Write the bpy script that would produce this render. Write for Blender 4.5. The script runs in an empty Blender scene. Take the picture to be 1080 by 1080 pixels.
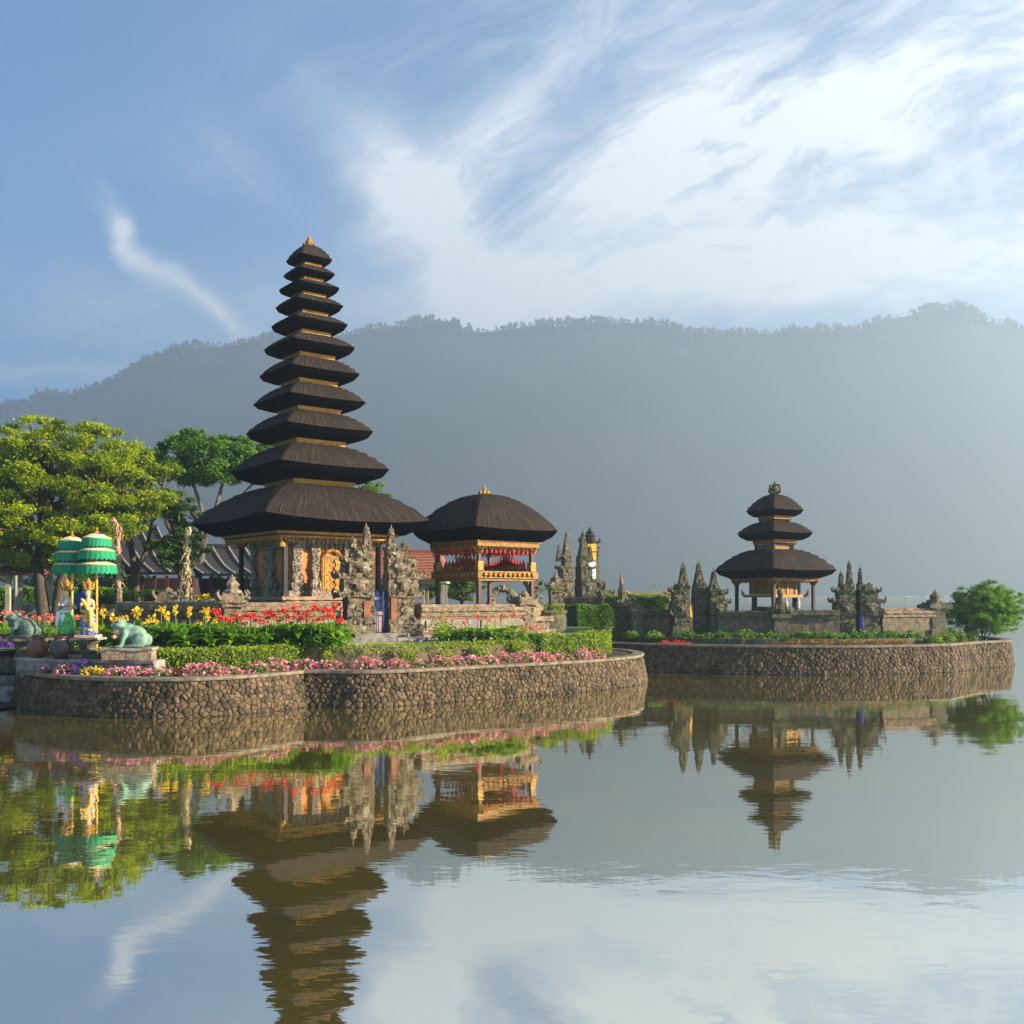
import bpy, bmesh, math, random
import numpy as np
from mathutils import Vector, Matrix, noise as mnoise

R = math.radians
SC = bpy.context.scene
COL = SC.collection
CAMZ = 2.5
# ------------------------------------------------------------------ camera
cam_d = bpy.data.cameras.new('camera'); cam = bpy.data.objects.new('camera', cam_d); COL.objects.link(cam)
cam.location = (0, 0, CAMZ); cam.rotation_euler = (R(90), 0, 0)
cam_d.sensor_width = 36; cam_d.lens = 36; cam_d.shift_y = 90/1080
cam_d.clip_start = 0.1; cam_d.clip_end = 12000
SC.camera = cam
SC.render.resolution_x = SC.render.resolution_y = 1024
# ------------------------------------------------------------------ colour management
SC.view_settings.view_transform = 'Standard'; SC.view_settings.look = 'None'
SC.view_settings.gamma = 1.0; SC.view_settings.use_curve_mapping = False
SC.view_settings.exposure = 1.92
SC.render.engine = 'CYCLES'
SC.cycles.use_denoising = True
SC.cycles.max_bounces = 8; SC.cycles.diffuse_bounces = 3; SC.cycles.glossy_bounces = 3
SC.cycles.transmission_bounces = 4; SC.cycles.transparent_max_bounces = 6; SC.cycles.volume_bounces = 0
# ------------------------------------------------------------------ sun and sky
SUN_AZ = 10.0      # degrees in front of the picture plane, from the right hand side
SUN_EL = 18.0
sdir = Vector((math.cos(R(SUN_AZ))*math.cos(R(SUN_EL)), -math.sin(R(SUN_AZ))*math.cos(R(SUN_EL)), math.sin(R(SUN_EL))))
sun_d = bpy.data.lights.new('sun', 'SUN'); sun = bpy.data.objects.new('sun', sun_d); COL.objects.link(sun)
sun_d.energy = 5.0; sun_d.angle = R(0.5); sun_d.color = (1.0, 0.86, 0.65)
sun.rotation_euler = sdir.to_track_quat('Z', 'Y').to_euler(); sun.location = (60, -20, 60)

class NT:
    def __init__(s, tree): s.t = tree; tree.nodes.clear()
    def n(s, typ, **kw):
        nd = s.t.nodes.new(typ)
        for k, v in kw.items(): setattr(nd, k, v)
        return nd
    def put(s, sock, v):
        if isinstance(v, bpy.types.NodeSocket): s.t.links.new(v, sock)
        elif v is not None: sock.default_value = v
    def m(s, op, a, b=None, c=None, clamp=False):
        nd = s.n('ShaderNodeMath', operation=op); nd.use_clamp = clamp
        s.put(nd.inputs[0], a)
        if b is not None: s.put(nd.inputs[1], b)
        if c is not None: s.put(nd.inputs[2], c)
        return nd.outputs[0]
    def add(s, a, b): return s.m('ADD', a, b)
    def mul(s, a, b): return s.m('MULTIPLY', a, b)
    def sub(s, a, b): return s.m('SUBTRACT', a, b)
    def vec(s, x, y, z):
        nd = s.n('ShaderNodeCombineXYZ'); s.put(nd.inputs[0], x); s.put(nd.inputs[1], y); s.put(nd.inputs[2], z); return nd.outputs[0]
    def noise(s, v, scale, detail=4, rough=0.55, dist=0.0, off=None):
        nd = s.n('ShaderNodeTexNoise'); s.put(nd.inputs['Vector'], v); nd.inputs['Scale'].default_value = scale
        nd.inputs['Detail'].default_value = detail; nd.inputs['Roughness'].default_value = rough; nd.inputs['Distortion'].default_value = dist
        return nd.outputs[0]
    def ramp(s, v, lo, hi, a=0.0, b=1.0, smooth=True):
        nd = s.n('ShaderNodeMapRange'); nd.interpolation_type = 'SMOOTHSTEP' if smooth else 'LINEAR'
        s.put(nd.inputs[0], v)
        for i, q in zip((1, 2, 3, 4), (lo, hi, a, b)): s.put(nd.inputs[i], q)
        return nd.outputs[0]
    def mix(s, f, a, b, blend='MIX'):
        nd = s.n('ShaderNodeMix', data_type='RGBA', blend_type=blend); nd.clamp_factor = True
        s.put(nd.inputs[0], f)
        for i, q in ((6, a), (7, b)):
            if isinstance(q, tuple): q = (*q[:3], 1.0)
            s.put(nd.inputs[i], q)
        return nd.outputs[2]

W = bpy.data.worlds.new('World'); SC.world = W; W.use_nodes = True
def build_world():
    k = NT(W.node_tree)
    sky = k.n('ShaderNodeTexSky', sky_type='NISHITA'); sky.sun_disc = False
    sky.sun_elevation = R(SUN_EL); sky.sun_rotation = math.atan2(sdir.x, sdir.y)
    sky.altitude = 1200; sky.air_density = 1.0; sky.dust_density = 0.6; sky.ozone_density = 2.0
    d = k.n('ShaderNodeTexCoord').outputs['Generated']
    sep = k.n('ShaderNodeSeparateXYZ'); k.put(sep.inputs[0], d)
    x, y, z = sep.outputs
    ys = k.m('MAXIMUM', k.m('ABSOLUTE', y), 0.12)
    u = k.m('DIVIDE', x, ys); v = k.m('DIVIDE', z, ys)
    def blob(px, py, rx, ry, ang=0.0, pw=1.0):
        u0, v0 = (px-540)/1080, (630-py)/1080
        du, dv = k.sub(u, u0), k.sub(v, v0)
        c, s_ = math.cos(R(ang)), math.sin(R(ang))
        a = k.mul(k.add(k.mul(du, c), k.mul(dv, s_)), 1080/rx)
        b = k.mul(k.sub(k.mul(dv, c), k.mul(du, s_)), 1080/ry)
        q = k.add(k.mul(a, a), k.mul(b, b))
        return k.m('EXPONENT', k.mul(q, -pw))
    def rot(ang, sx, sy, off=0.0):
        c, s_ = math.cos(R(ang)), math.sin(R(ang))
        return k.vec(k.mul(k.add(k.mul(u, c), k.mul(v, s_)), sx), k.mul(k.sub(k.mul(v, c), k.mul(u, s_)), sy), off)
    wp = k.n('ShaderNodeTexNoise'); k.put(wp.inputs['Vector'], k.vec(u, v, 4.4)); wp.inputs['Scale'].default_value = 3.2; wp.inputs['Detail'].default_value = 4
    ws = k.n('ShaderNodeSeparateColor'); k.put(ws.inputs[0], wp.outputs['Color'])
    u = k.add(u, k.mul(k.sub(ws.outputs[0], .5), .16)); v = k.add(v, k.mul(k.sub(ws.outputs[1], .5), .10))
    n1 = k.noise(rot(26, 2.6, 8.5, 1.3), 1.7, 11, 0.68, 0.5)
    n2 = k.noise(rot(-40, 2.6, 10.0, 5.1), 1.7, 11, 0.68, 0.5)
    n3 = k.noise(rot(4, 2.6, 14.0, 9.4), 1.9, 10, 0.66, 0.4)
    n4 = k.noise(rot(15, 4.0, 6.0, 3.3), 2.2, 11, 0.68, 0.5)
    fa = k.ramp(k.noise(rot(30, 6.0, 22.0, 2.2), 1.8, 6, 0.65, 1.2), .25, .75, .80, 1.12); fb_ = k.ramp(k.noise(rot(10, 9, 22, 6.2), 2.4, 6, 0.65, 0.9), .25, .75, .7, 1.2)
    s1 = k.ramp(n1, 0.34, 0.66); s2 = k.ramp(n2, 0.34, 0.64); s3 = k.ramp(n3, 0.38, 0.62); s4 = k.ramp(n4, 0.32, 0.68)
    terms = [
        (blob(1060, 60, 400, 170, 12), s1, .80, .12),
        (blob(740, 165, 270, 70, 17), s1, 1.0, .22),
        (blob(405, 175, 44, 46, 30), s4, 1.0, .35),
        (blob(440, 235, 130, 40, -52), s2, .95, .30),
        (blob(500, 160, 120, 30, 32), s1, .85, .35),
        (blob(530, 300, 130, 36, -18), s2, .75, .40),
        (blob(990, 190, 300, 100, 8), s4, .60, .25),
        (blob(760, 312, 460, 46, 2), s3, .95, .62),
        (blob(960, 262, 240, 34, 3), s3, .75, .35),
        (blob(146, 240, 40, 11, -60), s4, 1.0, .25),
        (blob(205, 300, 92, 10, -44), s2, .85, .25),
        (blob(250, 170, 62, 26, -40), s2, .35, .10),
        (blob(60, 398, 120, 18, 3), s3, .55, .25),
        (blob(120, 330, 220, 60, -10), s4, .22, .12),
        (blob(330, 60, 260, 60, 25), s1, .14, .02),
        (blob(600, 20, 200, 60, 20), s1, .30, .05),
        (blob(870, 120, 330, 160, 15), s4, .22, .12),
    ]
    tot = None
    for bl, nz, w, base in terms:
        t = k.mul(k.mul(k.mul(bl, k.add(k.mul(nz, 1-base), base)), w), fb_ if nz is s3 or nz is s4 else fa)
        tot = t if tot is None else k.add(tot, t)
    gen = k.mul(s1, 0.35)                                   # sky behind the camera
    front = k.ramp(y, 0.05, 0.25)
    tot = k.add(k.mul(tot, front), k.mul(gen, k.sub(1.0, front)))
    up = k.ramp(z, -0.01, 0.04)
    tot = k.mul(k.m('MINIMUM', tot, 0.97), up)
    blue = k.mix(1.0, sky.outputs[0], SKY_TINT, 'MULTIPLY')
    cc = k.mix(k.ramp(u, -0.3, 0.5), (4.6, 4.75, 4.9), (5.3, 5.3, 5.15))
    col = k.mix(tot, blue, cc)
    bg = k.n('ShaderNodeBackground'); k.put(bg.inputs[0], col); bg.inputs[1].default_value = SKY_STRENGTH
    out = k.n('ShaderNodeOutputWorld'); k.t.links.new(bg.outputs[0], out.inputs[0])
SKY_TINT = (0.01, 0.44, 0.76)
SKY_STRENGTH = 0.075
build_world()

# ------------------------------------------------------------------ helpers
rng = np.random.default_rng(7)
rnd = random.Random(11)
def P(px, Y, z=0.0): return Vector(((px-540)/1080*Y, Y, z))
def PY(px, py, Y): return Vector(((px-540)/1080*Y, Y, CAMZ + (630-py)/1080*Y))
def zat(py, Y): return CAMZ + (630-py)/1080*Y

class MB:
    def __init__(s): s.V = []; s.F = []; s.T = []; s.A = []; s.n = 0
    def raw(s, V, F, tint=0.5, fib=None):
        V = np.asarray(V, float).reshape(-1, 3); b = s.n
        s.V.append(V); s.n += len(V)
        if isinstance(F, np.ndarray): s.F.extend((F+b).tolist())
        else: s.F.extend([[i+b for i in f] for f in F])
        t = np.empty(len(V)); t[:] = tint; s.T.append(t)
        s.A.append(np.zeros((len(V), 3)) if fib is None else np.asarray(fib, float))
        return s
    def box(s, c, size, rz=0.0, tint=0.5, taper=1.0, rot=None):
        hx, hy, hz = size[0]/2, size[1]/2, size[2]/2
        V = np.array([[x*hx*(taper if z > 0 else 1), y*hy*(taper if z > 0 else 1), z*hz] for z in (-1, 1) for y in (-1, 1) for x in (-1, 1)])
        if rot is not None: V = V @ np.array(rot.to_3x3()).T
        if rz:
            c_, s_ = math.cos(rz), math.sin(rz); V = V @ np.array([[c_, s_, 0], [-s_, c_, 0], [0, 0, 1]])
        V = V + np.array(c)
        return s.raw(V, [[0,2,3,1],[4,5,7,6],[0,1,5,4],[2,6,7,3],[0,4,6,2],[1,3,7,5]], tint)
    def bar(s, a, b, w, h=None, tint=0.5):
        a, b = Vector(a), Vector(b); d = b-a
        q = d.to_track_quat('X', 'Z').to_matrix()
        return s.box((a+b)/2, (d.length, w, h or w), rot=q, tint=tint)
    def rough(s, c, size, step=0.14, jit=0.012, tint=0.5, taper=1.0, seed=0):
        # a worn stone block: every face a jittered grid, welded at the edges by position noise
        hx, hy, hz = [q/2 for q in size]; c = np.array(c, float)
        for ax in range(3):
            for sg in (-1, 1):
                o = [i for i in range(3) if i != ax]; h = (hx, hy, hz)
                n0 = max(1, int(2*h[o[0]]/step)); n1 = max(1, int(2*h[o[1]]/step))
                g0, g1 = np.meshgrid(np.linspace(-h[o[0]], h[o[0]], n0+1), np.linspace(-h[o[1]], h[o[1]], n1+1), indexing='ij')
                V = np.zeros((g0.size, 3)); V[:, o[0]] = g0.ravel(); V[:, o[1]] = g1.ravel(); V[:, ax] = sg*h[ax]
                f = 1+(taper-1)*(V[:, 2]+hz)/(2*hz) if hz else 1
                V[:, 0] *= f; V[:, 1] *= f
                q = V*37.7 + c*13.1 + seed
                J = np.stack([np.sin(q[:, 0]*1.7+q[:, 1]*2.3+q[:, 2]*1.1), np.sin(q[:, 0]*2.9-q[:, 1]*1.3+q[:, 2]*2.1+1), np.sin(q[:, 0]*1.2+q[:, 1]*1.9-q[:, 2]*2.7+2)], 1)*jit
                idx = np.arange((n0+1)*(n1+1)).reshape(n0+1, n1+1)
                F = np.stack([idx[:-1, :-1], idx[1:, :-1], idx[1:, 1:], idx[:-1, 1:]], -1).reshape(-1, 4)
                if (sg > 0) == (ax == 1): F = F[:, ::-1]
                s.raw(V+J+c, F, tint)
        return s
    def lathe(s, prof, c=(0,0,0), seg=16, tint=0.5, sq=None, wob=0.0):
        V = []; c = Vector(c)
        for r, z in prof:
            for i in range(seg):
                a = 2*math.pi*i/seg
                rr = r*(1+wob*math.sin(a*3+z*9))
                V.append((c.x+rr*math.cos(a), c.y+rr*math.sin(a), c.z+z))
        F = []
        for j in range(len(prof)-1):
            for i in range(seg):
                i2 = (i+1) % seg
                F.append([j*seg+i, j*seg+i2, (j+1)*seg+i2, (j+1)*seg+i])
        if prof[0][0] > 1e-4: F.append(list(range(seg-1, -1, -1)))
        if prof[-1][0] > 1e-4: F.append([(len(prof)-1)*seg+i for i in range(seg)])
        return s.raw(V, F, tint)
    def tube(s, pts, rad, seg=8, tint=0.5):
        pts = [Vector(p) for p in pts]; n = len(pts)
        if not hasattr(rad, '__len__'): rad = [rad]*n
        V = []; up = Vector((0.3, 0.2, 1)).normalized()
        for i, p in enumerate(pts):
            d = (pts[min(i+1, n-1)]-pts[max(i-1, 0)]).normalized()
            a = d.cross(Vector((1, 0.1, 0)) if abs(d.z) > 0.9 else Vector((0, 0, 1))).normalized(); b = d.cross(a)
            for k in range(seg):
                t = 2*math.pi*k/seg; V.append(p + a*math.cos(t)*rad[i] + b*math.sin(t)*rad[i])
        F = [[j*seg+k, j*seg+(k+1) % seg, (j+1)*seg+(k+1) % seg, (j+1)*seg+k] for j in range(n-1) for k in range(seg)]
        F += [list(range(seg)), [(n-1)*seg+k for k in range(seg-1, -1, -1)]]
        return s.raw([tuple(v) for v in V], F, tint)
    def blob(s, c, r, tint=0.5, seg=7, jit=0.12, rot=None):
        if not hasattr(r, '__len__'): r = (r, r, r)
        V = []; F = []; rows = max(4, seg//2+2)
        for j in range(rows+1):
            th = math.pi*j/rows
            for i in range(seg):
                a = 2*math.pi*i/seg
                q = 1+jit*(rnd.random()-0.5)*2
                V.append((r[0]*math.sin(th)*math.cos(a)*q, r[1]*math.sin(th)*math.sin(a)*q, r[2]*math.cos(th)*q))
        for j in range(rows):
            for i in range(seg):
                i2 = (i+1) % seg
                F.append([j*seg+i, (j+1)*seg+i, (j+1)*seg+i2, j*seg+i2])
        V = np.array(V)
        if rot is not None: V = V @ np.array(rot.to_3x3()).T
        return s.raw(V+np.array(c), F, tint)
    def cone(s, base, tip, r, seg=6, tint=0.5): return s.tube([base, Vector(base).lerp(Vector(tip), .5), tip], [r, r*.62, r*.05], seg, tint)
    def leaves(s, C, size, tint, up=0.35, aspect=0.55, fold=0.0, rg=rng):
        # one small pointed leaf-shaped face per row of C
        C = np.asarray(C, float); n = len(C)
        nrm = rg.normal(size=(n, 3)); nrm[:, 2] = np.abs(nrm[:, 2])+up*2; nrm /= np.linalg.norm(nrm, axis=1)[:, None]
        a = rg.normal(size=(n, 3)); a -= (a*nrm).sum(1)[:, None]*nrm; a /= np.linalg.norm(a, axis=1)[:, None]+1e-9
        b = np.cross(nrm, a)
        L = (np.asarray(size)*rg.uniform(0.65, 1.3, n))[:, None]
        V = np.stack([C-a*L*.5, C+b*L*.5*aspect+nrm*L*.06, C+a*L*.5-nrm*L*.1, C-b*L*.5*aspect+nrm*L*.06], 1).reshape(-1, 3)
        F = np.arange(4*n).reshape(n, 4)
        t = np.repeat(np.broadcast_to(np.asarray(tint, float), (n,)), 4)
        return s.raw(V, F, t)
    def build(s, name, mat, parent=None, smooth=False, loc=None):
        me = bpy.data.meshes.new(name)
        if s.V:
            V = np.concatenate(s.V); T = np.concatenate(s.T); A = np.concatenate(s.A)
            tot = np.array([len(f) for f in s.F], dtype=np.int32)
            flat = np.fromiter((i for f in s.F for i in f), dtype=np.int32, count=int(tot.sum()))
            me.vertices.add(len(V)); me.vertices.foreach_set('co', V.ravel())
            me.loops.add(len(flat)); me.loops.foreach_set('vertex_index', flat)
            me.polygons.add(len(tot)); me.polygons.foreach_set('loop_start', np.concatenate([[0], np.cumsum(tot)[:-1]]).astype(np.int32))
            me.update(calc_edges=True)
            at = me.attributes.new('tint', 'FLOAT', 'POINT'); at.data.foreach_set('value', T)
            if np.any(A):
                af = me.attributes.new('fibre', 'FLOAT_VECTOR', 'POINT'); af.data.foreach_set('vector', A.ravel())
            me.polygons.foreach_set('use_smooth', np.full(len(tot), smooth))
        me.materials.append(mat)
        o = bpy.data.objects.new(name, me); COL.objects.link(o)
        if parent is not None: o.parent = parent
        if loc is not None: o.location = loc
        return o

def tag(o, label=None, cat=None, group=None, kind=None):
    if label: o['label'] = label
    if cat: o['category'] = cat
    if group: o['group'] = group
    if kind: o['kind'] = kind
    return o
def thing(name, label, cat, loc=(0,0,0), rz=0.0, group=None, scale=None):
    o = bpy.data.objects.new(name, None); COL.objects.link(o); o.empty_display_size = 0.2
    o.location = loc; o.rotation_euler = (0, 0, rz)
    if scale: o.scale = (scale,)*3
    return tag(o, label, cat, group)
def dup(root, loc, rz, label=None, group=None, scale=None):
    r = root.copy(); COL.objects.link(r); r.location = loc; r.rotation_euler = (0, 0, rz)
    if scale: r.scale = (scale,)*3
    if label: r['label'] = label
    if group: r['group'] = group
    for ch in list(root.children):
        c = ch.copy(); COL.objects.link(c); c.parent = r
        for g in list(ch.children):
            d = g.copy(); COL.objects.link(d); d.parent = c
    return r
def struct(o): return tag(o, kind='structure')

def remesh(specs, voxel, name, mat, parent=None, smooth_it=3):
    # several overlapping tapered volumes fused into one continuous skin
    mb = MB()
    for sp in specs:
        if len(sp) == 2: mb.blob(sp[0], sp[1], seg=14, jit=0)
        elif len(sp) == 3: mb.blob(sp[0], sp[1], seg=14, jit=0, rot=sp[2])
        else:
            a, b, ra, rb = Vector(sp[0]), Vector(sp[1]), sp[2], sp[3]
            n = max(2, int((b-a).length/(min(ra, rb)*.5)))
            for i in range(n+1):
                t = i/n; mb.blob(a.lerp(b, t), ra+(rb-ra)*t, seg=10, jit=0)
    o = mb.build(name, mat)
    md = o.modifiers.new('r', 'REMESH'); md.mode = 'VOXEL'; md.voxel_size = voxel
    ms = o.modifiers.new('s', 'SMOOTH'); ms.factor = 0.5; ms.iterations = smooth_it
    dg = bpy.context.evaluated_depsgraph_get()
    me = bpy.data.meshes.new_from_object(o.evaluated_get(dg))
    old = o.data; o.modifiers.clear(); o.data = me; bpy.data.meshes.remove(old); me.name = name
    me.polygons.foreach_set('use_smooth', np.full(len(me.polygons), True))
    if not me.materials: me.materials.append(mat)
    if parent is not None: o.parent = parent
    return o

def chaikin(pts, it=2):
    pts = [np.array(p, float) for p in pts]
    for _ in range(it):
        q = [pts[0]]
        for a, b in zip(pts[:-1], pts[1:]): q += [a*.75+b*.25, a*.25+b*.75]
        q.append(pts[-1]); pts = q
    return pts
def resample(pts, step):
    pts = np.array([np.array(p)[:2] for p in pts]); d = np.r_[0, np.cumsum(np.linalg.norm(np.diff(pts, axis=0), axis=1))]
    n = max(2, int(round(d[-1]/step))+1); s = np.linspace(0, d[-1], n)
    return np.stack([np.interp(s, d, pts[:, 0]), np.interp(s, d, pts[:, 1])], 1), s
def normals2(pts):
    t = np.gradient(pts, axis=0); t /= np.linalg.norm(t, axis=1)[:, None]+1e-9
    return np.stack([t[:, 1], -t[:, 0]], 1)          # right hand side of travel
def sweep(mb, pts, prof, closed_prof=True, tint=0.5, jit=0.0):
    # prof: (offset to the right of travel, z)
    N = normals2(pts); n = len(pts); k = len(prof); V = []
    for i in range(n):
        for (o, z) in prof:
            j = (rnd.random()-.5)*2*jit
            V.append((pts[i, 0]+N[i, 0]*(o+j), pts[i, 1]+N[i, 1]*(o+j), z+j*.5))
    F = [[i*k+a, i*k+(a+1) % k, (i+1)*k+(a+1) % k, (i+1)*k+a] for i in range(n-1) for a in range(k if closed_prof else k-1)]
    if closed_prof: F += [list(range(k-1, -1, -1)), [(n-1)*k+a for a in range(k)]]
    return mb.raw(V, F, tint)

# ------------------------------------------------------------------ materials
MT = {}
def mat(name, c1, c2=None, scale=6.0, rough=0.8, bump=0.0, bscale=None, c3=None, c3lo=0.55, c3hi=0.7, c3scale=None,
        metal=0.0, tintmix=0.0, transl=0.0, spec=0.3, stretch=None, wet=None, fibre=False, detail=5, bdist=0.02):
    if name in MT: return MT[name]
    m = bpy.data.materials.new(name); m.use_nodes = True; k = NT(m.node_tree)
    co = k.n('ShaderNodeTexCoord').outputs['Object']
    if fibre:
        at = k.n('ShaderNodeAttribute', attribute_name='fibre'); co = at.outputs['Vector']
    if stretch:
        mp = k.n('ShaderNodeMapping'); k.put(mp.inputs[0], co); mp.inputs['Scale'].default_value = stretch; cs = mp.outputs[0]
    else: cs = co
    n1 = k.noise(cs, scale, detail, 0.62)
    col = k.mix(k.ramp(n1, 0.32, 0.68), c1, c2 if c2 else tuple(q*.7 for q in c1))
    if c3:
        n2 = k.noise(co, c3scale or scale*.35, 4, 0.6)
        col = k.mix(k.ramp(n2, c3lo, c3hi), col, c3)
    if tintmix:
        t = k.n('ShaderNodeAttribute', attribute_name='tint').outputs['Fac']
        col = k.mix(1.0, col, k.mix(k.ramp(t, 0, 1, smooth=False), tuple([1-tintmix]*3), tuple([1+tintmix]*3)), 'MULTIPLY')
    if wet:
        g = k.n('ShaderNodeNewGeometry'); sp = k.n('ShaderNodeSeparateXYZ'); k.put(sp.inputs[0], g.outputs['Position'])
        zz = k.add(sp.outputs[2], k.mul(k.noise(g.outputs['Position'], 3.0), 0.12))
        col = k.mix(k.ramp(zz, wet, wet+.09, 1, 0), col, (0.012, 0.011, 0.008))
    bs = k.n('ShaderNodeBsdfPrincipled'); k.put(bs.inputs['Base Color'], col)
    bs.inputs['Roughness'].default_value = rough; bs.inputs['Metallic'].default_value = metal
    bs.inputs['Specular IOR Level'].default_value = spec
    if bump:
        b = k.n('ShaderNodeBump'); b.inputs['Strength'].default_value = bump; b.inputs['Distance'].default_value = bdist
        k.put(b.inputs['Height'], k.noise(cs, bscale or scale*2.5, 5, 0.65)); k.put(bs.inputs['Normal'], b.outputs[0])
    sh = bs.outputs[0]
    if transl:
        tr = k.n('ShaderNodeBsdfTranslucent'); k.put(tr.inputs[0], k.mix(1.0, col, (1.25, 1.3, 0.6), 'MULTIPLY'))
        mx = k.n('ShaderNodeMixShader'); mx.inputs[0].default_value = transl; k.t.links.new(sh, mx.inputs[1]); k.t.links.new(tr.outputs[0], mx.inputs[2]); sh = mx.outputs[0]
    out = k.n('ShaderNodeOutputMaterial'); k.t.links.new(sh, out.inputs[0])
    MT[name] = m; return m
def leafmat(name, a, b, transl=0.35, rough=0.5):
    if name in MT: return MT[name]
    m = bpy.data.materials.new(name); m.use_nodes = True; k = NT(m.node_tree)
    t = k.n('ShaderNodeAttribute', attribute_name='tint').outputs['Fac']
    col = k.mix(t, a, b)
    bs = k.n('ShaderNodeBsdfPrincipled'); k.put(bs.inputs['Base Color'], col); bs.inputs['Roughness'].default_value = rough; bs.inputs['Specular IOR Level'].default_value = 0.25
    tr = k.n('ShaderNodeBsdfTranslucent'); k.put(tr.inputs[0], k.mix(1.0, col, (1.3, 1.25, 0.5), 'MULTIPLY'))
    mx = k.n('ShaderNodeMixShader'); mx.inputs[0].default_value = transl
    k.t.links.new(bs.outputs[0], mx.inputs[1]); k.t.links.new(tr.outputs[0], mx.inputs[2])
    out = k.n('ShaderNodeOutputMaterial'); k.t.links.new(mx.outputs[0], out.inputs[0])
    MT[name] = m; return m

thatch = mat('palm_fibre_thatch', (0.056, 0.039, 0.028), (0.004, 0.003, 0.003), 1.0, 0.9, 0.9, 2.2, stretch=(40, 1.5, 1), fibre=True, c3=(0.024, 0.017, 0.015), c3scale=1.2, c3lo=.45, c3hi=.75, bdist=.05, spec=.15)
thatch_cut = mat('shaded_black_cut_thatch', (0.003, 0.0025, 0.003), (0.002, 0.0018, 0.002), 30, 1.0, 0.6, 60, spec=0)  # black fibre, with the shade under the eaves also put into the colour
gold = mat('gilded_carving', (0.47, 0.245, 0.035), (0.22, 0.095, 0.016), 22, 0.45, 0.9, 26, metal=0.25, bdist=.03)
gold_dull = mat('aged_gilding', (0.33, 0.17, 0.035), (0.12, 0.052, 0.016), 16, 0.55, 0.9, 24, metal=0.15, bdist=.03)
dark_wood = mat('dark_wood', (0.035, 0.022, 0.018), (0.015, 0.01, 0.009), 8, 0.6, 0.3, stretch=(8, 8, 1))
red_wood = mat('red_brown_wood', (0.10, 0.03, 0.022), (0.05, 0.018, 0.014), 8, 0.55, 0.3, stretch=(8, 8, 1))
red_paint = mat('red_paint', (0.42, 0.03, 0.025), (0.25, 0.02, 0.02), 12, 0.55)
stone = mat('carved_grey_stone', (0.245, 0.175, 0.105), (0.06, 0.045, 0.03), 9, 0.9, 1.0, 22, c3=(0.30, 0.29, 0.17), c3scale=5, c3lo=.56, c3hi=.66, tintmix=.25, bdist=.05)
stone_warm = mat('carved_warm_stone', (0.30, 0.20, 0.12), (0.10, 0.075, 0.055), 8, 0.9, 1.0, 20, c3=(0.27, 0.26, 0.15), c3scale=4, c3lo=.54, c3hi=.64, tintmix=.3, bdist=.05)
stone_moss = mat('mossy_dark_stone', (0.17, 0.14, 0.09), (0.055, 0.046, 0.033), 8, 0.95, 1.0, 20, c3=(0.09, 0.10, 0.035), c3scale=3.5, c3lo=.48, c3hi=.62, tintmix=.3, bdist=.05)
stone_pale = mat('pale_relief_stone', (0.38, 0.31, 0.22), (0.14, 0.11, 0.08), 16, 0.9, 1.0, 30, tintmix=.2, bdist=.05)
brick_orange = mat('orange_brick', (0.60, 0.22, 0.06), (0.42, 0.13, 0.04), 5, 0.85, 0.3, 40)
brick_red = mat('weathered_red_brick', (0.33, 0.12, 0.06), (0.16, 0.07, 0.045), 6, 0.9, 0.5, 30)
concrete = mat('weathered_concrete', (0.30, 0.27, 0.23), (0.15, 0.13, 0.11), 5, 0.9, 0.4, 25, c3=(0.09, 0.08, 0.05), c3scale=2.2)
coping_m = mat('wall_coping', (0.20, 0.155, 0.10), (0.09, 0.072, 0.05), 5, 0.9, 0.4, 25, wet=-1)
cobble = mat('rounded_wall_stone', (0.125, 0.08, 0.039), (0.05, 0.034, 0.02), 9, 0.9, 0.9, 26, c3=(0.03, 0.027, 0.014), c3scale=1.6, c3lo=.5, c3hi=.72, tintmix=.5, wet=0.02)
mortar = mat('dark_mortar', (0.05, 0.035, 0.02), (0.022, 0.016, 0.011), 9, 0.95, 0.6, 25, wet=0.02)
soil = mat('soil', (0.06, 0.04, 0.025), (0.03, 0.022, 0.014), 6, 0.95, 0.8, 20)
path_m = mat('path_paving', (0.34, 0.31, 0.27), (0.22, 0.20, 0.17), 2, 0.9, 0.3, 12)
grass_m = mat('short_grass', (0.10, 0.16, 0.025), (0.06, 0.10, 0.02), 4, 0.95, 0.9, 40, c3=(0.17, 0.17, 0.05), c3scale=.8)
gravel_m = mat('dark_shore_gravel', (0.05, 0.045, 0.04), (0.015, 0.014, 0.013), 22, 0.8, 1.0, 40)
bark = mat('bark', (0.10, 0.075, 0.05), (0.045, 0.034, 0.025), 6, 0.95, 0.8, 14, stretch=(3, 3, .6))
bark_pale = mat('grey_bark', (0.16, 0.14, 0.11), (0.08, 0.07, 0.055), 6, 0.95, 0.8, 14, stretch=(3, 3, .6))
leaf_yellow = leafmat('yellow_green_leaves', (0.06, 0.135, 0.010), (0.40, 0.46, 0.014), .45)
leaf_deep = leafmat('deep_green_leaves', (0.022, 0.06, 0.010), (0.09, 0.18, 0.018), .35)
leaf_mid = leafmat('mid_green_leaves', (0.035, 0.10, 0.012), (0.17, 0.33, 0.025), .40)
leaf_bright = leafmat('bright_green_leaves', (0.07, 0.16, 0.018), (0.22, 0.34, 0.035), .40)
leaf_canna = leafmat('broad_canna_leaves', (0.045, 0.16, 0.012), (0.26, 0.46, 0.02), .42, .35)
leaf_hedge = leafmat('hedge_leaves', (0.06, 0.14, 0.012), (0.34, 0.42, 0.025), .38)
leaf_dark = leafmat('forest_leaves', (0.02, 0.035, 0.02), (0.05, 0.075, 0.035), .15)
pet_red = leafmat('red_petals', (0.55, 0.02, 0.02), (0.80, 0.06, 0.05), .35)
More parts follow.
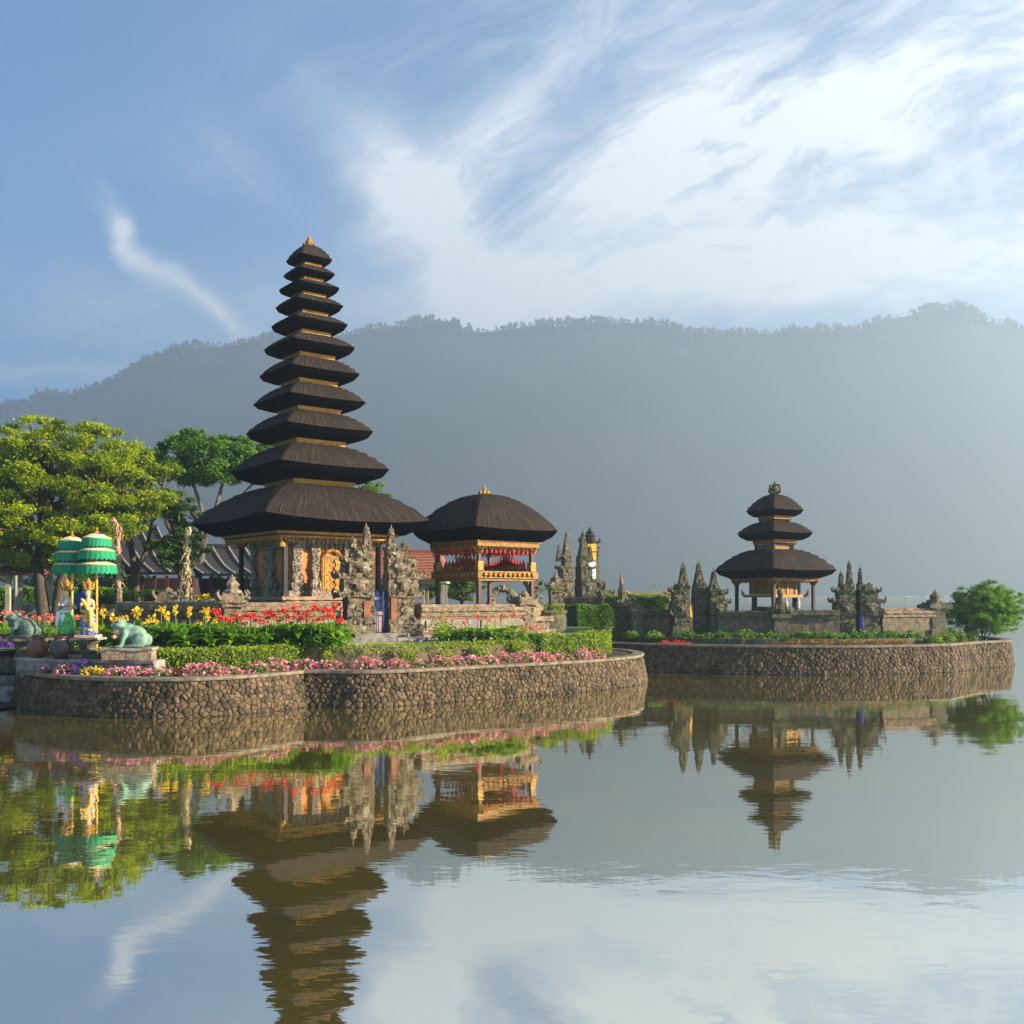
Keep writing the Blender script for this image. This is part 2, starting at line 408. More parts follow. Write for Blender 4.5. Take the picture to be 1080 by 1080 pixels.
pet_yellow = leafmat('yellow_petals', (0.80, 0.50, 0.02), (0.85, 0.62, 0.05), .35)
pet_pink = leafmat('pink_petals', (0.62, 0.10, 0.26), (0.85, 0.45, 0.60), .35)
pet_salmon = leafmat('salmon_petals', (0.65, 0.10, 0.10), (0.8, 0.28, 0.24), .35)
pet_purple = leafmat('purple_petals', (0.16, 0.03, 0.38), (0.32, 0.10, 0.62), .35)
rust_leaf = leafmat('rusty_leaves', (0.16, 0.06, 0.015), (0.34, 0.19, 0.03), .3)
# ================================================================== THE SETTING
# ---- lake
def lake_mat():
    m = bpy.data.materials.new('lake_water'); m.use_nodes = True; k = NT(m.node_tree)
    g = k.n('ShaderNodeNewGeometry').outputs['Position']
    def st(sx, sy, rz=0):
        mp = k.n('ShaderNodeMapping'); k.put(mp.inputs[0], g); mp.inputs['Scale'].default_value = (sx, sy, 1); mp.inputs['Rotation'].default_value = (0, 0, R(rz)); return mp.outputs[0]
    a = k.noise(st(0.55, 1.0, 8), 2.2, 3, 0.5, 0.4)
    b = k.noise(st(0.6, 1.2, -14), 6.5, 2, 0.5, 0.3)
    c = k.noise(st(0.3, 0.5), 0.5, 2)
    patch = k.ramp(k.noise(st(0.11, 0.2, 10), 1.0, 3), 0.40, 0.62, 0.25, 1.0)
    h = k.add(k.mul(a, 0.0085), k.add(k.mul(b, 0.0032), k.mul(c, 0.012)))
    h = k.mul(h, patch)
    bp = k.n('ShaderNodeBump'); bp.inputs['Strength'].default_value = 0.34; bp.inputs['Distance'].default_value = 1.0; k.put(bp.inputs['Height'], h)
    body = k.mix(k.ramp(k.noise(st(1, 1), 0.35, 4), .35, .65), (0.155, 0.118, 0.018), (0.105, 0.088, 0.020))
    d = k.n('ShaderNodeBsdfDiffuse'); k.put(d.inputs[0], body)
    gl = k.n('ShaderNodeBsdfGlossy'); gl.inputs['Roughness'].default_value = 0.015; gl.inputs[0].default_value = (0.93, 0.93, 0.90, 1); k.put(gl.inputs['Normal'], bp.outputs[0])
    fr = k.n('ShaderNodeFresnel'); fr.inputs[0].default_value = 1.9; k.put(fr.inputs['Normal'], bp.outputs[0])
    mx = k.n('ShaderNodeMixShader'); k.put(mx.inputs[0], k.ramp(fr.outputs[0], 0.1, 0.75, 0.72, 0.90, smooth=False))
    k.t.links.new(d.outputs[0], mx.inputs[1]); k.t.links.new(gl.outputs[0], mx.inputs[2])
    out = k.n('ShaderNodeOutputMaterial'); k.t.links.new(mx.outputs[0], out.inputs[0]); return m
w = MB(); w.raw([(-1020, -40, 0), (805, -40, 0), (805, 1100, 0), (-1020, 1100, 0)], [[0, 1, 2, 3]])
struct(w.build('lake_water', lake_mat()))

# ---- mountain across the lake
RIDGE = [(-900, 560), (-400, 500), (-150, 455), (0, 432), (30, 426), (90, 412), (130, 394), (180, 374), (205, 367), (250, 362), (290, 356), (365, 353), (420, 344), (460, 341), (480, 344),
         (520, 353), (560, 343), (640, 341), (700, 342), (730, 353), (760, 356), (800, 351), (860, 349), (890, 352), (930, 337), (980, 327), (1010, 329), (1080, 347), (1180, 366), (1300, 360), (1500, 395), (2000, 470)]
YR = 1350.0
_rx = np.arange(-950, 2050); _ry = np.interp(_rx, [p[0] for p in RIDGE], [p[1] for p in RIDGE])
def _gs(y, s):
    k = np.exp(-.5*(np.arange(-3*s, 3*s+1)/s)**2); return np.convolve(np.pad(y, 3*s, mode='edge'), k/k.sum(), 'valid')
_r1 = _gs(_ry, 7) + 1.6*np.sin(_rx*.11)*np.sin(_rx*.031+1) + 1.2*np.sin(_rx*.053+2); _r2 = _gs(_ry, 110)
def ridge_z(px, broad=0): return CAMZ + (630-np.interp(px, _rx, _r2 if broad else _r1))*YR/1080
def mountain():
    nx, ny = 330, 70
    pxs = np.linspace(-280, 1182, nx); V = []
    for j in range(ny):
        t = j/(ny-1)
        for i in range(nx):
            px = pxs[i]; x = (px-540)/1080*YR; bl = max(0, (t-.72)/.28)**2; zr = ridge_z(px)*bl+ridge_z(px, 1)*(1-bl)
            Y = 900+(YR-900)*t if t <= 1 else YR
            sh = 2*mnoise.noise(Vector((x*.004, 3.1, 0)))
            f = (t**1.35)*.93+.07*math.sin(t*math.pi/2)
            g = abs(mnoise.noise(Vector((x*.009, t*1.2, 7))))*3 + abs(mnoise.noise(Vector((x*.03, t*3, 2))))*3
            V.append((x, Y+sh*(1-t)+g*math.sin(t*math.pi)*.9, -3 + (zr+3)*f + 2*mnoise.noise(Vector((x*.02, t*6, 5)))*math.sin(t*math.pi)))
    for i in range(nx):                                    # the far side of the ridge
        x = (pxs[i]-540)/1080*YR; V.append((x, YR+320, ridge_z(pxs[i])*.25))
    F = [[j*nx+i, j*nx+i+1, (j+1)*nx+i+1, (j+1)*nx+i] for j in range(ny) for i in range(nx-1)]
    mb = MB(); mb.raw(V, F)
    m = mat('forested_slope', (0.014, 0.024, 0.018), (0.022, 0.032, 0.020), 0.02, 0.95, 0, c3=(0.012, 0.019, 0.015), c3scale=.06)
    struct(mb.build('mountain', m, smooth=True))
    # the trees standing along its crest and on the slope below
    N = 3000
    px = rng.uniform(-275, 1178, N); dy = np.where(rng.random(N) < .75, rng.uniform(-4, 14, N), rng.uniform(14, 60, N))
    x = (px-540)/1080*YR; zc = ridge_z(px) - dy*.75
    hgt = rng.uniform(2.5, 9, N)*(.6+.8*(np.sin(px*.045)*.5+np.sin(px*.13+1)*.3+.5).clip(0, 1))
    mb = MB()
    k = 26
    C = np.repeat(np.stack([x, YR-dy*1.2-2, zc], 1), k, 0); H = np.repeat(hgt, k)
    q = rng.normal(size=(N*k, 3)); q /= np.linalg.norm(q, axis=1)[:, None]
    top = rng.random(N*k)
    C += np.stack([q[:, 0]*H*.28, q[:, 1]*H*.28, H*(.35+.65*top)], 1)
    mb.leaves(C, H*.30, rng.random(N*k), up=.1, aspect=.8)
    st = np.repeat(np.arange(N), 1)
    for i in range(0, N, 2):
        if dy[i] < 14: mb.box((x[i], YR-dy[i]*1.2-2, zc[i]+hgt[i]*.3), (.9, .9, hgt[i]*.9))
    tag(mb.build('ridge_forest', leaf_dark), kind='stuff')
mountain()

# ---- the air over the lake
HAZE_DENSITY = 0.00092
def haze():
    mb = MB(); mb.box((-112.5, 835, 227), (1855, 1790, 462))
    m = bpy.data.materials.new('haze'); m.use_nodes = True; k = NT(m.node_tree)
    v = k.n('ShaderNodeVolumePrincipled'); v.inputs['Color'].default_value = (0.65, 0.83, 1.0, 1); v.inputs['Density'].default_value = HAZE_DENSITY; v.inputs['Anisotropy'].default_value = 0.35
    out = k.n('ShaderNodeOutputMaterial'); k.t.links.new(v.outputs[0], out.inputs['Volume'])
    tag(mb.build('haze', m), kind='stuff')
haze()

# ---- islands
GZ = 1.25
def pl(*a): return [np.array(P(px, Y)[:2]) for px, Y in a]
bayA = pl((26, 25.6), (15, 24.0), (36, 22.6), (80, 21.65), (140, 21.25), (200, 21.25), (250, 21.9), (290, 22.6), (319, 23.45))
bayB = pl((319, 23.45), (345, 23.5), (390, 23.3), (440, 23.9), (500, 25.0), (560, 26.0), (620, 27.3), (655, 28.5), (674, 29.6), (679, 31.0), (668, 32.6), (645, 33.6))
innerA = pl((22, 24.3), (60, 23.5), (110, 22.95), (163, 22.8), (200, 22.85), (280, 23.9), (319, 24.7))
innerB = pl((319, 24.7), (360, 24.6), (400, 24.9), (500, 26.3), (560, 27.4), (610, 28.4), (634, 29.2), (640, 30.2), (632, 31.6), (618, 33))
bayA_s, bayB_s = chaikin(bayA), chaikin(bayB)
innA_s, innB_s = chaikin(innerA), chaikin(innerB)
rightF = pl((622, 36.2), (645, 35.4), (690, 34.4), (760, 33.4), (880, 32.9), (960, 33.6), (1001, 34.3))
rightE = pl((1001, 34.3), (1033, 36.3), (1050, 36.9), (1064, 37.3), (1066, 38.6), (1040, 41.5))
rightF_s = chaikin(rightF); rightE_s = chaikin(rightE[1:], 1); rightE_s = [rightE[0]] + rightE_s
def sheet(name, m, outline, z, depth=None):
    bm = bmesh.new(); vs = [bm.verts.new((p[0], p[1], z)) for p in outline]
    f = bm.faces.new(vs); bmesh.ops.recalc_face_normals(bm, faces=[f])
    if f.normal.z < 0: f.normal_flip()
    bmesh.ops.triangulate(bm, faces=[f])
    me = bpy.data.meshes.new(name); bm.to_mesh(me); bm.free(); me.materials.append(m)
    o = bpy.data.objects.new(name, me); COL.objects.link(o); return struct(o)
far_back = [np.array(p) for p in ((9.5, 46), (10.5, 60), (8, 74), (-20, 82), (-120, 90), (-120, 20), (-16.5, 20.4), (-13.2, 22.6))]
def inset(pts, d):
    q = np.array(pts); return list(q - normals2(q)*d)
# soil of the planting beds just inside the outer walls, then the lawn inside the inner wall
sheet('flower_bed_soil', soil, inset(bayA_s, .12)[2:] + inset(bayB_s, .12)[1:] + [np.array(P(600, 34)[:2]), np.array((-6, 34)), np.array((-12.2, 25.5))], 0.80)
sheet('ground', grass_m, innA_s + innB_s[1:] + [np.array(P(610, 35.5)[:2]), np.array(P(624, 37)[:2])] + [np.array(P(660, 46)[:2])] + far_back, GZ)
sheet('path', path_m, [np.array(P(a, b)[:2]) for a, b in ((175, 23.35), (280, 24.35), (330, 25.0), (400, 25.4), (500, 26.8), (600, 28.9), (622, 30.2), (610, 33.5), (585, 36), (560, 34), (575, 31), (560, 29.6), (480, 27.7), (400, 26.2), (330, 25.7), (280, 25.1), (175, 24.0))], GZ+.004)
sheet('shore', gravel_m, [np.array(p) for p in ((-40, 19), (-14.2, 20.6), (-11.6, 22.3), (-11.2, 23.0), (-11.7, 24.2), (-13, 27), (-40, 28))], 0.045)

# ---- rubble walls: real stones set in mortar
def voronoi_cells(L, H, size, seed):
    r = random.Random(seed); nx, ny = max(2, int(L/size)), max(2, int(H/size+.4))
    pts = {}
    for j in range(-1, ny+1):
        for i in range(-1, nx+1):
            if r.random() < .2: continue
            pts[i, j] = ((i+.5+(.5 if j % 2 else 0)+(r.random()-.5)*1.0)*L/nx, (j+.5+(r.random()-.5)*.9)*H/ny)
    cells = []
    for j in range(ny):
        for i in range(nx):
            if (i, j) not in pts: continue
            c = pts[i, j]; poly = [(0, 0), (L, 0), (L, H), (0, H)]
            for dj in (-2, -1, 0, 1, 2):
                for di in (-2, -1, 0, 1, 2):
                    q = pts.get((i+di, j+dj))
                    if q is None or q == c: continue
                    mx, my = (c[0]+q[0])/2, (c[1]+q[1])/2; dx, dy = q[0]-c[0], q[1]-c[1]
                    out = []
                    for a, b in zip(poly, poly[1:]+poly[:1]):
                        sa = (a[0]-mx)*dx+(a[1]-my)*dy; sb = (b[0]-mx)*dx+(b[1]-my)*dy
                        if sa <= 0: out.append(a)
                        if sa*sb < 0:
                            t = sa/(sa-sb); out.append((a[0]+(b[0]-a[0])*t, a[1]+(b[1]-a[1])*t))
                    poly = out
                    if len(poly) < 3: break
                if len(poly) < 3: break
            if len(poly) >= 3: cells.append(poly)
    return cells
def rubble_wall(label, pts, H, size, seed, batter=0.16, cope=(0.34, 0.075), group=None):
    root = thing('retaining_wall', label, 'stone wall', (0, 0, 0), group=group)
    line, s = resample(pts, 0.2); N = normals2(line)
    def at(u, h, d):
        x = np.interp(u, s, line[:, 0]); y = np.interp(u, s, line[:, 1]); nx = np.interp(u, s, N[:, 0]); ny = np.interp(u, s, N[:, 1])
        o = batter*(1-h/H)+d; return (x+nx*o, y+ny*o, h-.12)
    core = MB(); sweep(core, line, [(-.22, -.3), (batter-.004, -.3), (-.012, H-.12), (-.22, H-.12)]); core.build('mortar_core', mortar, root)
    st = MB(); r = random.Random(seed)
    for poly in voronoi_cells(s[-1], H, size, seed):
        cx = sum(p[0] for p in poly)/len(poly); cy = sum(p[1] for p in poly)/len(poly); n = len(poly)
        # round the polygon corners
        q = []
        for a, b in zip(poly, poly[1:]+poly[:1]):
            q.append((a[0]*.85+b[0]*.15, a[1]*.85+b[1]*.15)); q.append((a[0]*.15+b[0]*.85, a[1]*.15+b[1]*.85))
        n = len(q); V = []; dep = r.uniform(.006, .042)
        for sc_, d in ((.985, -.02), (.93, dep*.5), (.66, dep), ):
            for p in q: V.append(at(cx+(p[0]-cx)*sc_, cy+(p[1]-cy)*sc_, d+r.uniform(-.009, .009)))
        V.append(at(cx, cy, dep+.006))
        F = [[a*n+i, a*n+(i+1) % n, (a+1)*n+(i+1) % n, (a+1)*n+i] for a in (0, 1) for i in range(n)] + [[2*n+i, 2*n+(i+1) % n, 3*n] for i in range(n)]
        st.raw(V, F, min(1, max(0, r.gauss(.5, .27))))
    st.build('stone_facing', cobble, root, smooth=True)
    cp = MB(); w, h = cope
    sweep(cp, line, [(-w+.07, H-.125), (.05, H-.125), (.065, H-.10), (.06, H-.12+h-.01), (.03, H-.12+h), (-w+.07, H-.12+h)], jit=.006); cp.build('coping', coping_m, root)
    return root
rubble_wall('rough brown rubble retaining wall bulging under the frog and the left flower bed', bayA_s, .88, .105, 3)
rubble_wall('rough brown rubble retaining wall curving round the pink flowers before the split gate', bayB_s, .88, .105, 5)
rubble_wall('long shaded rubble wall at the water below the small three tiered pagoda', rightF_s, .99, .12, 8)
rubble_wall('sunlit rubble wall end of the small island below the round bush', rightE_s, .99, .12, 9)

# ---- inner terrace wall behind the flower bed, soft with moss
def terrace():
    root = thing('terrace_wall', 'low mossy inner wall behind the pink flowers, grass on its top', 'low wall')
    for pts, nm in ((innA_s, 'wall'), (innB_s, 'wall')):
        line, s = resample(pts, .2); mb = MB(); sweep(mb, line, [(-.25, .6), (.03, .6), (0, GZ+.02), (-.25, GZ+.02)], jit=.012)
        mb.build(nm, mat('mossy_low_wall', (0.17, 0.125, 0.06), (0.075, 0.065, 0.028), 4, .95, .8, 18, c3=(0.10, 0.12, 0.025), c3scale=2.2), root)
    mb = MB()
    for pts in (innA_s[6:], innB_s):
        line, s = resample(pts, .02); N = normals2(line)
        for rep in range(5):
            o = rng.uniform(-.30, .12, len(line))
            C = np.column_stack([line+N*o[:, None], GZ+.03+rng.uniform(0, .09, len(line)) - np.maximum(o, 0)*1.5])
            mb.leaves(C, .085, rng.uniform(.3, 1, len(C)), up=0, aspect=.35)
    mb.build('grass_edge', leaf_hedge, root)
terrace()
def hedge(name, label, pts, w, z0, z1, n, size=.075, m=leaf_hedge, cat='hedge', gaps=None, group=None):
    root = thing(name, label, cat, group=group)
    line, s = resample(pts, .25); mb = MB(); sweep(mb, line, [(-w/2+.06, z0), (w/2-.06, z0), (w/2-.09, z1-.08), (-w/2+.09, z1-.08)]); mb.build('branches', mat('hedge_core', (0.02, 0.035, 0.01), (0.012, 0.02, 0.007), 12), root)
    N = normals2(line); mb = MB()
    u = rng.uniform(0, s[-1], n); kind = rng.random(n)
    ztot = (z1-z0); per = w+2*ztot
    q = kind*per
    o = np.where(q < ztot, -w/2, np.where(q < ztot+w, q-ztot-w/2, w/2)); z = np.where(q < ztot, z0+q, np.where(q < ztot+w, z1, z1-(q-ztot-w)))
    bump = .045*np.sin(u*4.1+o*3)+.03*np.sin(u*9.7+1)
    z = z+np.where(z > z1-.1, bump, 0)+rng.normal(0, .02, n); o = o*(1+bump)+rng.normal(0, .02, n)
    L = np.column_stack([np.interp(u, s, line[:, 0])+np.interp(u, s, N[:, 0])*o, np.interp(u, s, line[:, 1])+np.interp(u, s, N[:, 1])*o, z])
    mb.leaves(L, size, np.clip(rng.normal(.5, .28, n)+.8*bump, 0, 1), up=.1)
    mb.build('foliage', m, root); return root
hedge('clipped_hedge', 'low clipped yellow-green hedge behind pink flowers right of the frog', [p for p in (np.array(innA_s)+np.array((.0, .12)))[12:]], .42, .86, GZ+.04, 7000, .07)
# clumps of hedge left along the curved part of the terrace wall
def tuft(px, Y, rx, rz, n, label, group):
    root = thing('hedge_tuft', label, 'shrub', P(px, Y, 0.85), group=group)
    mb = MB(); q = rng.normal(size=(n, 3)); q /= np.linalg.norm(q, axis=1)[:, None]; rr = rng.uniform(.55, 1.05, n)[:, None]
    C = q*rr*np.array((rx, .2, rz)); C[:, 2] = np.abs(C[:, 2]-.0)+.02
    mb.leaves(C, .075, np.clip(.25+.5*C[:, 2]/rz+rng.normal(0, .2, n), 0, 1)); mb.build('foliage', leaf_hedge, root)
    mb = MB(); mb.tube([(0, 0, -.05), (0.02, 0, rz*.5)], .02, 5); mb.build('stem', bark, root)
for px, Y, rx, rz, n in ((345, 24.35, .22, .36, 260), (428, 24.95, .3, .42, 420), (470, 25.6, .2, .34, 260), (505, 26.15, .3, .44, 400), (545, 26.9, .35, .5, 560)):
    tuft(px, Y, rx, rz, n, 'small green shrub leaning on the mossy wall behind pink flowers', 'shrubs along the inner wall')
hedge('clipped_hedge', 'green rounded hedge around the tip of the terrace behind the last pink flowers', [p for p in chaikin(pl((565, 27.6), (605, 28.5), (630, 29.3), (636, 30.2), (628, 31.2)), 2)], .5, .86, GZ+.2, 5200, .085)
hedge('field_hedge', 'tall clipped green hedge between the far gate and the small island', [np.array(P(a, b)[:2]) for a, b in ((603, 44), (645, 44.5))], 1.2, 1.2, 2.12, 7000, .11, leaf_mid)
hedge('field_hedge', 'bright green clipped hedge behind the dark pillar left of three spires', [np.array(P(a, b)[:2]) for a, b in ((640, 50), (706, 49))], 1.2, 1.2, 2.55, 5200, .12, leaf_bright)

hedge('field_hedge', 'long dark green hedge behind the tiled gazebo and the umbrellas', [np.array(P(a, b)[:2]) for a, b in ((-70, 50), (120, 51), (330, 53))], 1.4, 1.2, 2.9, 22000, .17, leaf_mid)
# left shore: concrete ledges and steps
def blockthing(name, label, cat, c, size, m, rz=0, group=None, step=.2, jit=.01):
    mb = MB(); mb.rough((0, 0, size[2]/2), size, step, jit, seed=rnd.random()*9); o = mb.build(name, m, loc=c); o.rotation_euler = (0, 0, rz); return tag(o, label, cat, group)
blockthing('shore_step', 'lowest grey concrete step on the dark shore at the left edge', 'step', P(2, 24.6, 0), (1.3, 1.2, .42), concrete)
blockthing('shore_step', 'middle concrete step beside the bulging wall end at the left edge', 'step', P(8, 25.0, 0), (1.0, .8, .62), concrete)
blockthing('shore_step', 'upper concrete ledge in front of the purple flowers at the left edge', 'step', P(-8, 26.2, 0), (2.2, .8, 1.02), concrete)
def ledge():
    line, s = resample(chaikin(pl((24, 23.55), (60, 22.85), (110, 22.5), (166, 22.35)), 2), .25)
    mb = MB(); sweep(mb, line, [(-.85, .7), (.16, .7), (.15, 1.06), (.2, 1.065), (.2, 1.13), (-.85, 1.13)], jit=.008)
    tag(mb.build('statue_ledge', concrete), 'weathered concrete ledge carrying the frog, the jars and the statues', 'ledge')
ledge()

# ---- right island ground
sheet('island_soil', soil, inset(rightF_s, .1) + inset(rightE_s, .1) + [np.array((17, 44)), np.array((8, 44))], 0.80)
r_in = chaikin(pl((640, 36.9), (690, 35.6), (760, 34.6), (880, 34.1), (955, 34.9), (1000, 36), (1020, 38)), 2)
sheet('island_ground', grass_m, r_in + [np.array((17, 44)), np.array((5.5, 46)), np.array(P(630, 40)[:2])], 1.08)
def inner_right():
    line, s = resample(r_in, .25); mb = MB(); sweep(mb, line, [(-.3, .6), (.02, .6), (0, 1.10), (-.3, 1.10)], jit=.015)
    tag(mb.build('kerb_wall', stone_moss), 'dark mossy kerb wall edging the planting on the small island', 'low wall')
inner_right()
# ================================================================== TEMPLE BUILDERS
ROT = R(38)
def thatch_roof(parent, a, nh, zt, ztop, zb, rb, lift, jit=.012, pw=.84):
    n = 18; J = 11; a *= 1.065
    per = []
    for sd in range(4):
        for i in range(n):
            q = -1+2*i/n
            per.append([(q, -1), (1, q), (-q, 1), (-1, -q)][sd])
    per.append(per[0]); per = np.array(per); m = len(per); corner = np.minimum(np.abs(per[:, 0]), np.abs(per[:, 1]))
    uu = np.arange(m)/n*2*a
    top = MB(); V = []; A = []
    rows = [(-.12, None)] + [(j/J, j) for j in range(J+1)]
    sl = math.hypot(a-nh, ztop-zt)
    for j in range(J+1):
        t = j/J; r = a+(nh-a)*t; f = math.sin(t*math.pi/2)**pw
        for k in range(m):
            c = corner[k]; rr = r*(1-(.04+.05*t)*c**6)*(1+.055*(1-c*c)*(1-t))
            z = zt-lift*(1-c**2.2)*(1-t)**1.6+(ztop-zt+lift*0)*f
            jj = 0 if k in (0, m-1) and False else jit*math.sin(k*7.3+j*3.1+a*50)*(a**.5)*(1 if 0 < j < J else .6)
            V.append((per[k, 0]*(rr+jj), per[k, 1]*(rr+jj), z+jj)); A.append((uu[k]+.001, t*sl+.001, .3))
    F = [[j*m+k, j*m+k+1, (j+1)*m+k+1, (j+1)*m+k] for j in range(J) for k in range(m-1)]
    F.append([J*m+k for k in range(m-1)])
    top.raw(V, F, .5, A)
    o = top.build('thatch_roof', thatch, parent, smooth=True)
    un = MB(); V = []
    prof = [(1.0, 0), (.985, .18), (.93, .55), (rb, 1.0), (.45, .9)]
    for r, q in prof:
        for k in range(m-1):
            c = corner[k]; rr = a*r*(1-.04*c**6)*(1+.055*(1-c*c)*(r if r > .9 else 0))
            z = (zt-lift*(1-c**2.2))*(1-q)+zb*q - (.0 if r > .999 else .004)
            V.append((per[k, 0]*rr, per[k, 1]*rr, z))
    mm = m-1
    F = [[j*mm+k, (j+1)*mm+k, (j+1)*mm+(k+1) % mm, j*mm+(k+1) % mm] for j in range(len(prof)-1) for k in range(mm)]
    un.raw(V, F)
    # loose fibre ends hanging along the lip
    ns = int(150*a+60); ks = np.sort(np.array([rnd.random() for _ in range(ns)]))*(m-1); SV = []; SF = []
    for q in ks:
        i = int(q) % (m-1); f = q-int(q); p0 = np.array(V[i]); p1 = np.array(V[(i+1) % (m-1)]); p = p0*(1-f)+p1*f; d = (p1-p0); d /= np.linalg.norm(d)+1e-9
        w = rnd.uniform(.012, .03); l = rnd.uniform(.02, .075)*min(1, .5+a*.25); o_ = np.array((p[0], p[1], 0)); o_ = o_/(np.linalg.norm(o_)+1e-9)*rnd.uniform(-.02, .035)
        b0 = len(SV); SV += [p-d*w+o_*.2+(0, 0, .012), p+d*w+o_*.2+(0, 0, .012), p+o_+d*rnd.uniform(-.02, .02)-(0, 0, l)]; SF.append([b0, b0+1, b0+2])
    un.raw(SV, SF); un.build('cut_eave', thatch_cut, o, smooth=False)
    return o
def frieze(parent, half, z0, z1, m=None, dent=True, name='gilded_frieze'):
    mb = MB(); h = z1-z0
    def ring(hf, za, zb, th):
        for sx, sy, lx, ly in ((0, -1, hf, th), (0, 1, hf, th), (-1, 0, th, hf), (1, 0, th, hf)):
            if sx == 0: mb.box((0, sy*(hf-th/2), (za+zb)/2), (2*hf, th, zb-za))
            else: mb.box((sx*(hf-th/2), 0, (za+zb)/2), (th, 2*hf-2*th-.004, zb-za))
    th = max(.05, half*.1)
    ring(half, z0+h*.62, z1, th); ring(half*.965, z0+h*.22, z0+h*.615, th)
    if dent:
        n = max(6, int(half*2/.13))
        for sd in range(4):
            for i in range(n):
                q = (-1+(2*i+1)/n)*half*.95; hh = h*(.30 if i % 2 else .42)
                p = [(q, -half*.955), (half*.955, q), (-q, half*.955), (-half*.955, -q)][sd]
                mb.cone((p[0], p[1], z0+h*.24), (p[0], p[1], z0+h*.24-hh), half/n*.9, 4)
    return mb.build(name, m or gold, parent)
def sq_posts(parent, half, z0, z1, w, m, name='post', mids=False, capm=None):
    for sx, sy in ((-1, -1), (1, -1), (1, 1), (-1, 1)):
        mb = MB(); mb.box((sx*half, sy*half, (z0+z1)/2), (w, w, z1-z0)); mb.box((sx*half, sy*half, z0+.09), (w*1.5, w*1.5, .17))
        p = mb.build(name, m, parent)
        if capm:
            c = MB(); c.box((sx*half, sy*half, z1-.1), (w*1.7, w*1.7, .1)); c.box((sx*half, sy*half, z1-.19), (w*1.35, w*1.35, .07))
            for q in (-1, 1):
                c.bar((sx*half+q*w*.7, sy*half, z1-.22), (sx*half+q*w*2.2, sy*half, z1-.04), .05); c.bar((sx*half, sy*half+q*w*.7, z1-.22), (sx*half, sy*half+q*w*2.2, z1-.04), .05)
            c.build('gilded_capital', capm, p)
def crown_finial(parent, z, s, m):
    mb = MB(); mb.lathe([(.34*s, 0), (.40*s, .08*s), (.30*s, .16*s), (.36*s, .25*s), (.2*s, .36*s), (.15*s, .5*s), (.2*s, .6*s), (.1*s, .75*s), (.06*s, .95*s), (0.0, 1.15*s)], (0, 0, z), 10)
    for k in range(8):
        a = k*math.pi/4; mb.tube([(.3*s*math.cos(a), .3*s*math.sin(a), z+.1*s), (.5*s*math.cos(a), .5*s*math.sin(a), z+.3*s), (.42*s*math.cos(a), .42*s*math.sin(a), z+.6*s)], [.1*s, .09*s, .02*s], 5)
    mb.build('crown_finial', m, parent)
def carve(mb, c, size, n, r=.06, face='y-', tint=None):
    # relief lumps, curls and leaves on one face of a block
    hx, hy, hz = size[0]/2, size[1]/2, size[2]/2
    for i in range(n):
        u, v = rnd.uniform(-1, 1), rnd.uniform(-.95, .95); q = r*rnd.uniform(.5, 1.25)
        f = rnd.choice(face) if isinstance(face, (list, tuple)) else face
        p = {'y-': (u*hx, -hy, v*hz), 'y+': (u*hx, hy, v*hz), 'x-': (-hx, u*hy, v*hz), 'x+': (hx, u*hy, v*hz)}[f]
        mb.blob((c[0]+p[0], c[1]+p[1], c[2]+p[2]), (q, q, q*rnd.uniform(.6, 1.6)), tint if tint is not None else rnd.uniform(.2, .9), 5, .3)
def antefix(mb, p, d, h, tint=.6):
    # a curled stone flame at a cornice corner; d = outward direction
    d = Vector((d[0], d[1], 0)).normalized(); p = Vector(p)
    mb.tube([p, p+d*h*.35+Vector((0, 0, h*.2)), p+d*h*.42+Vector((0, 0, h*.6)), p+d*h*.12+Vector((0, 0, h))], [h*.26, h*.24, h*.17, h*.03], 5, tint)

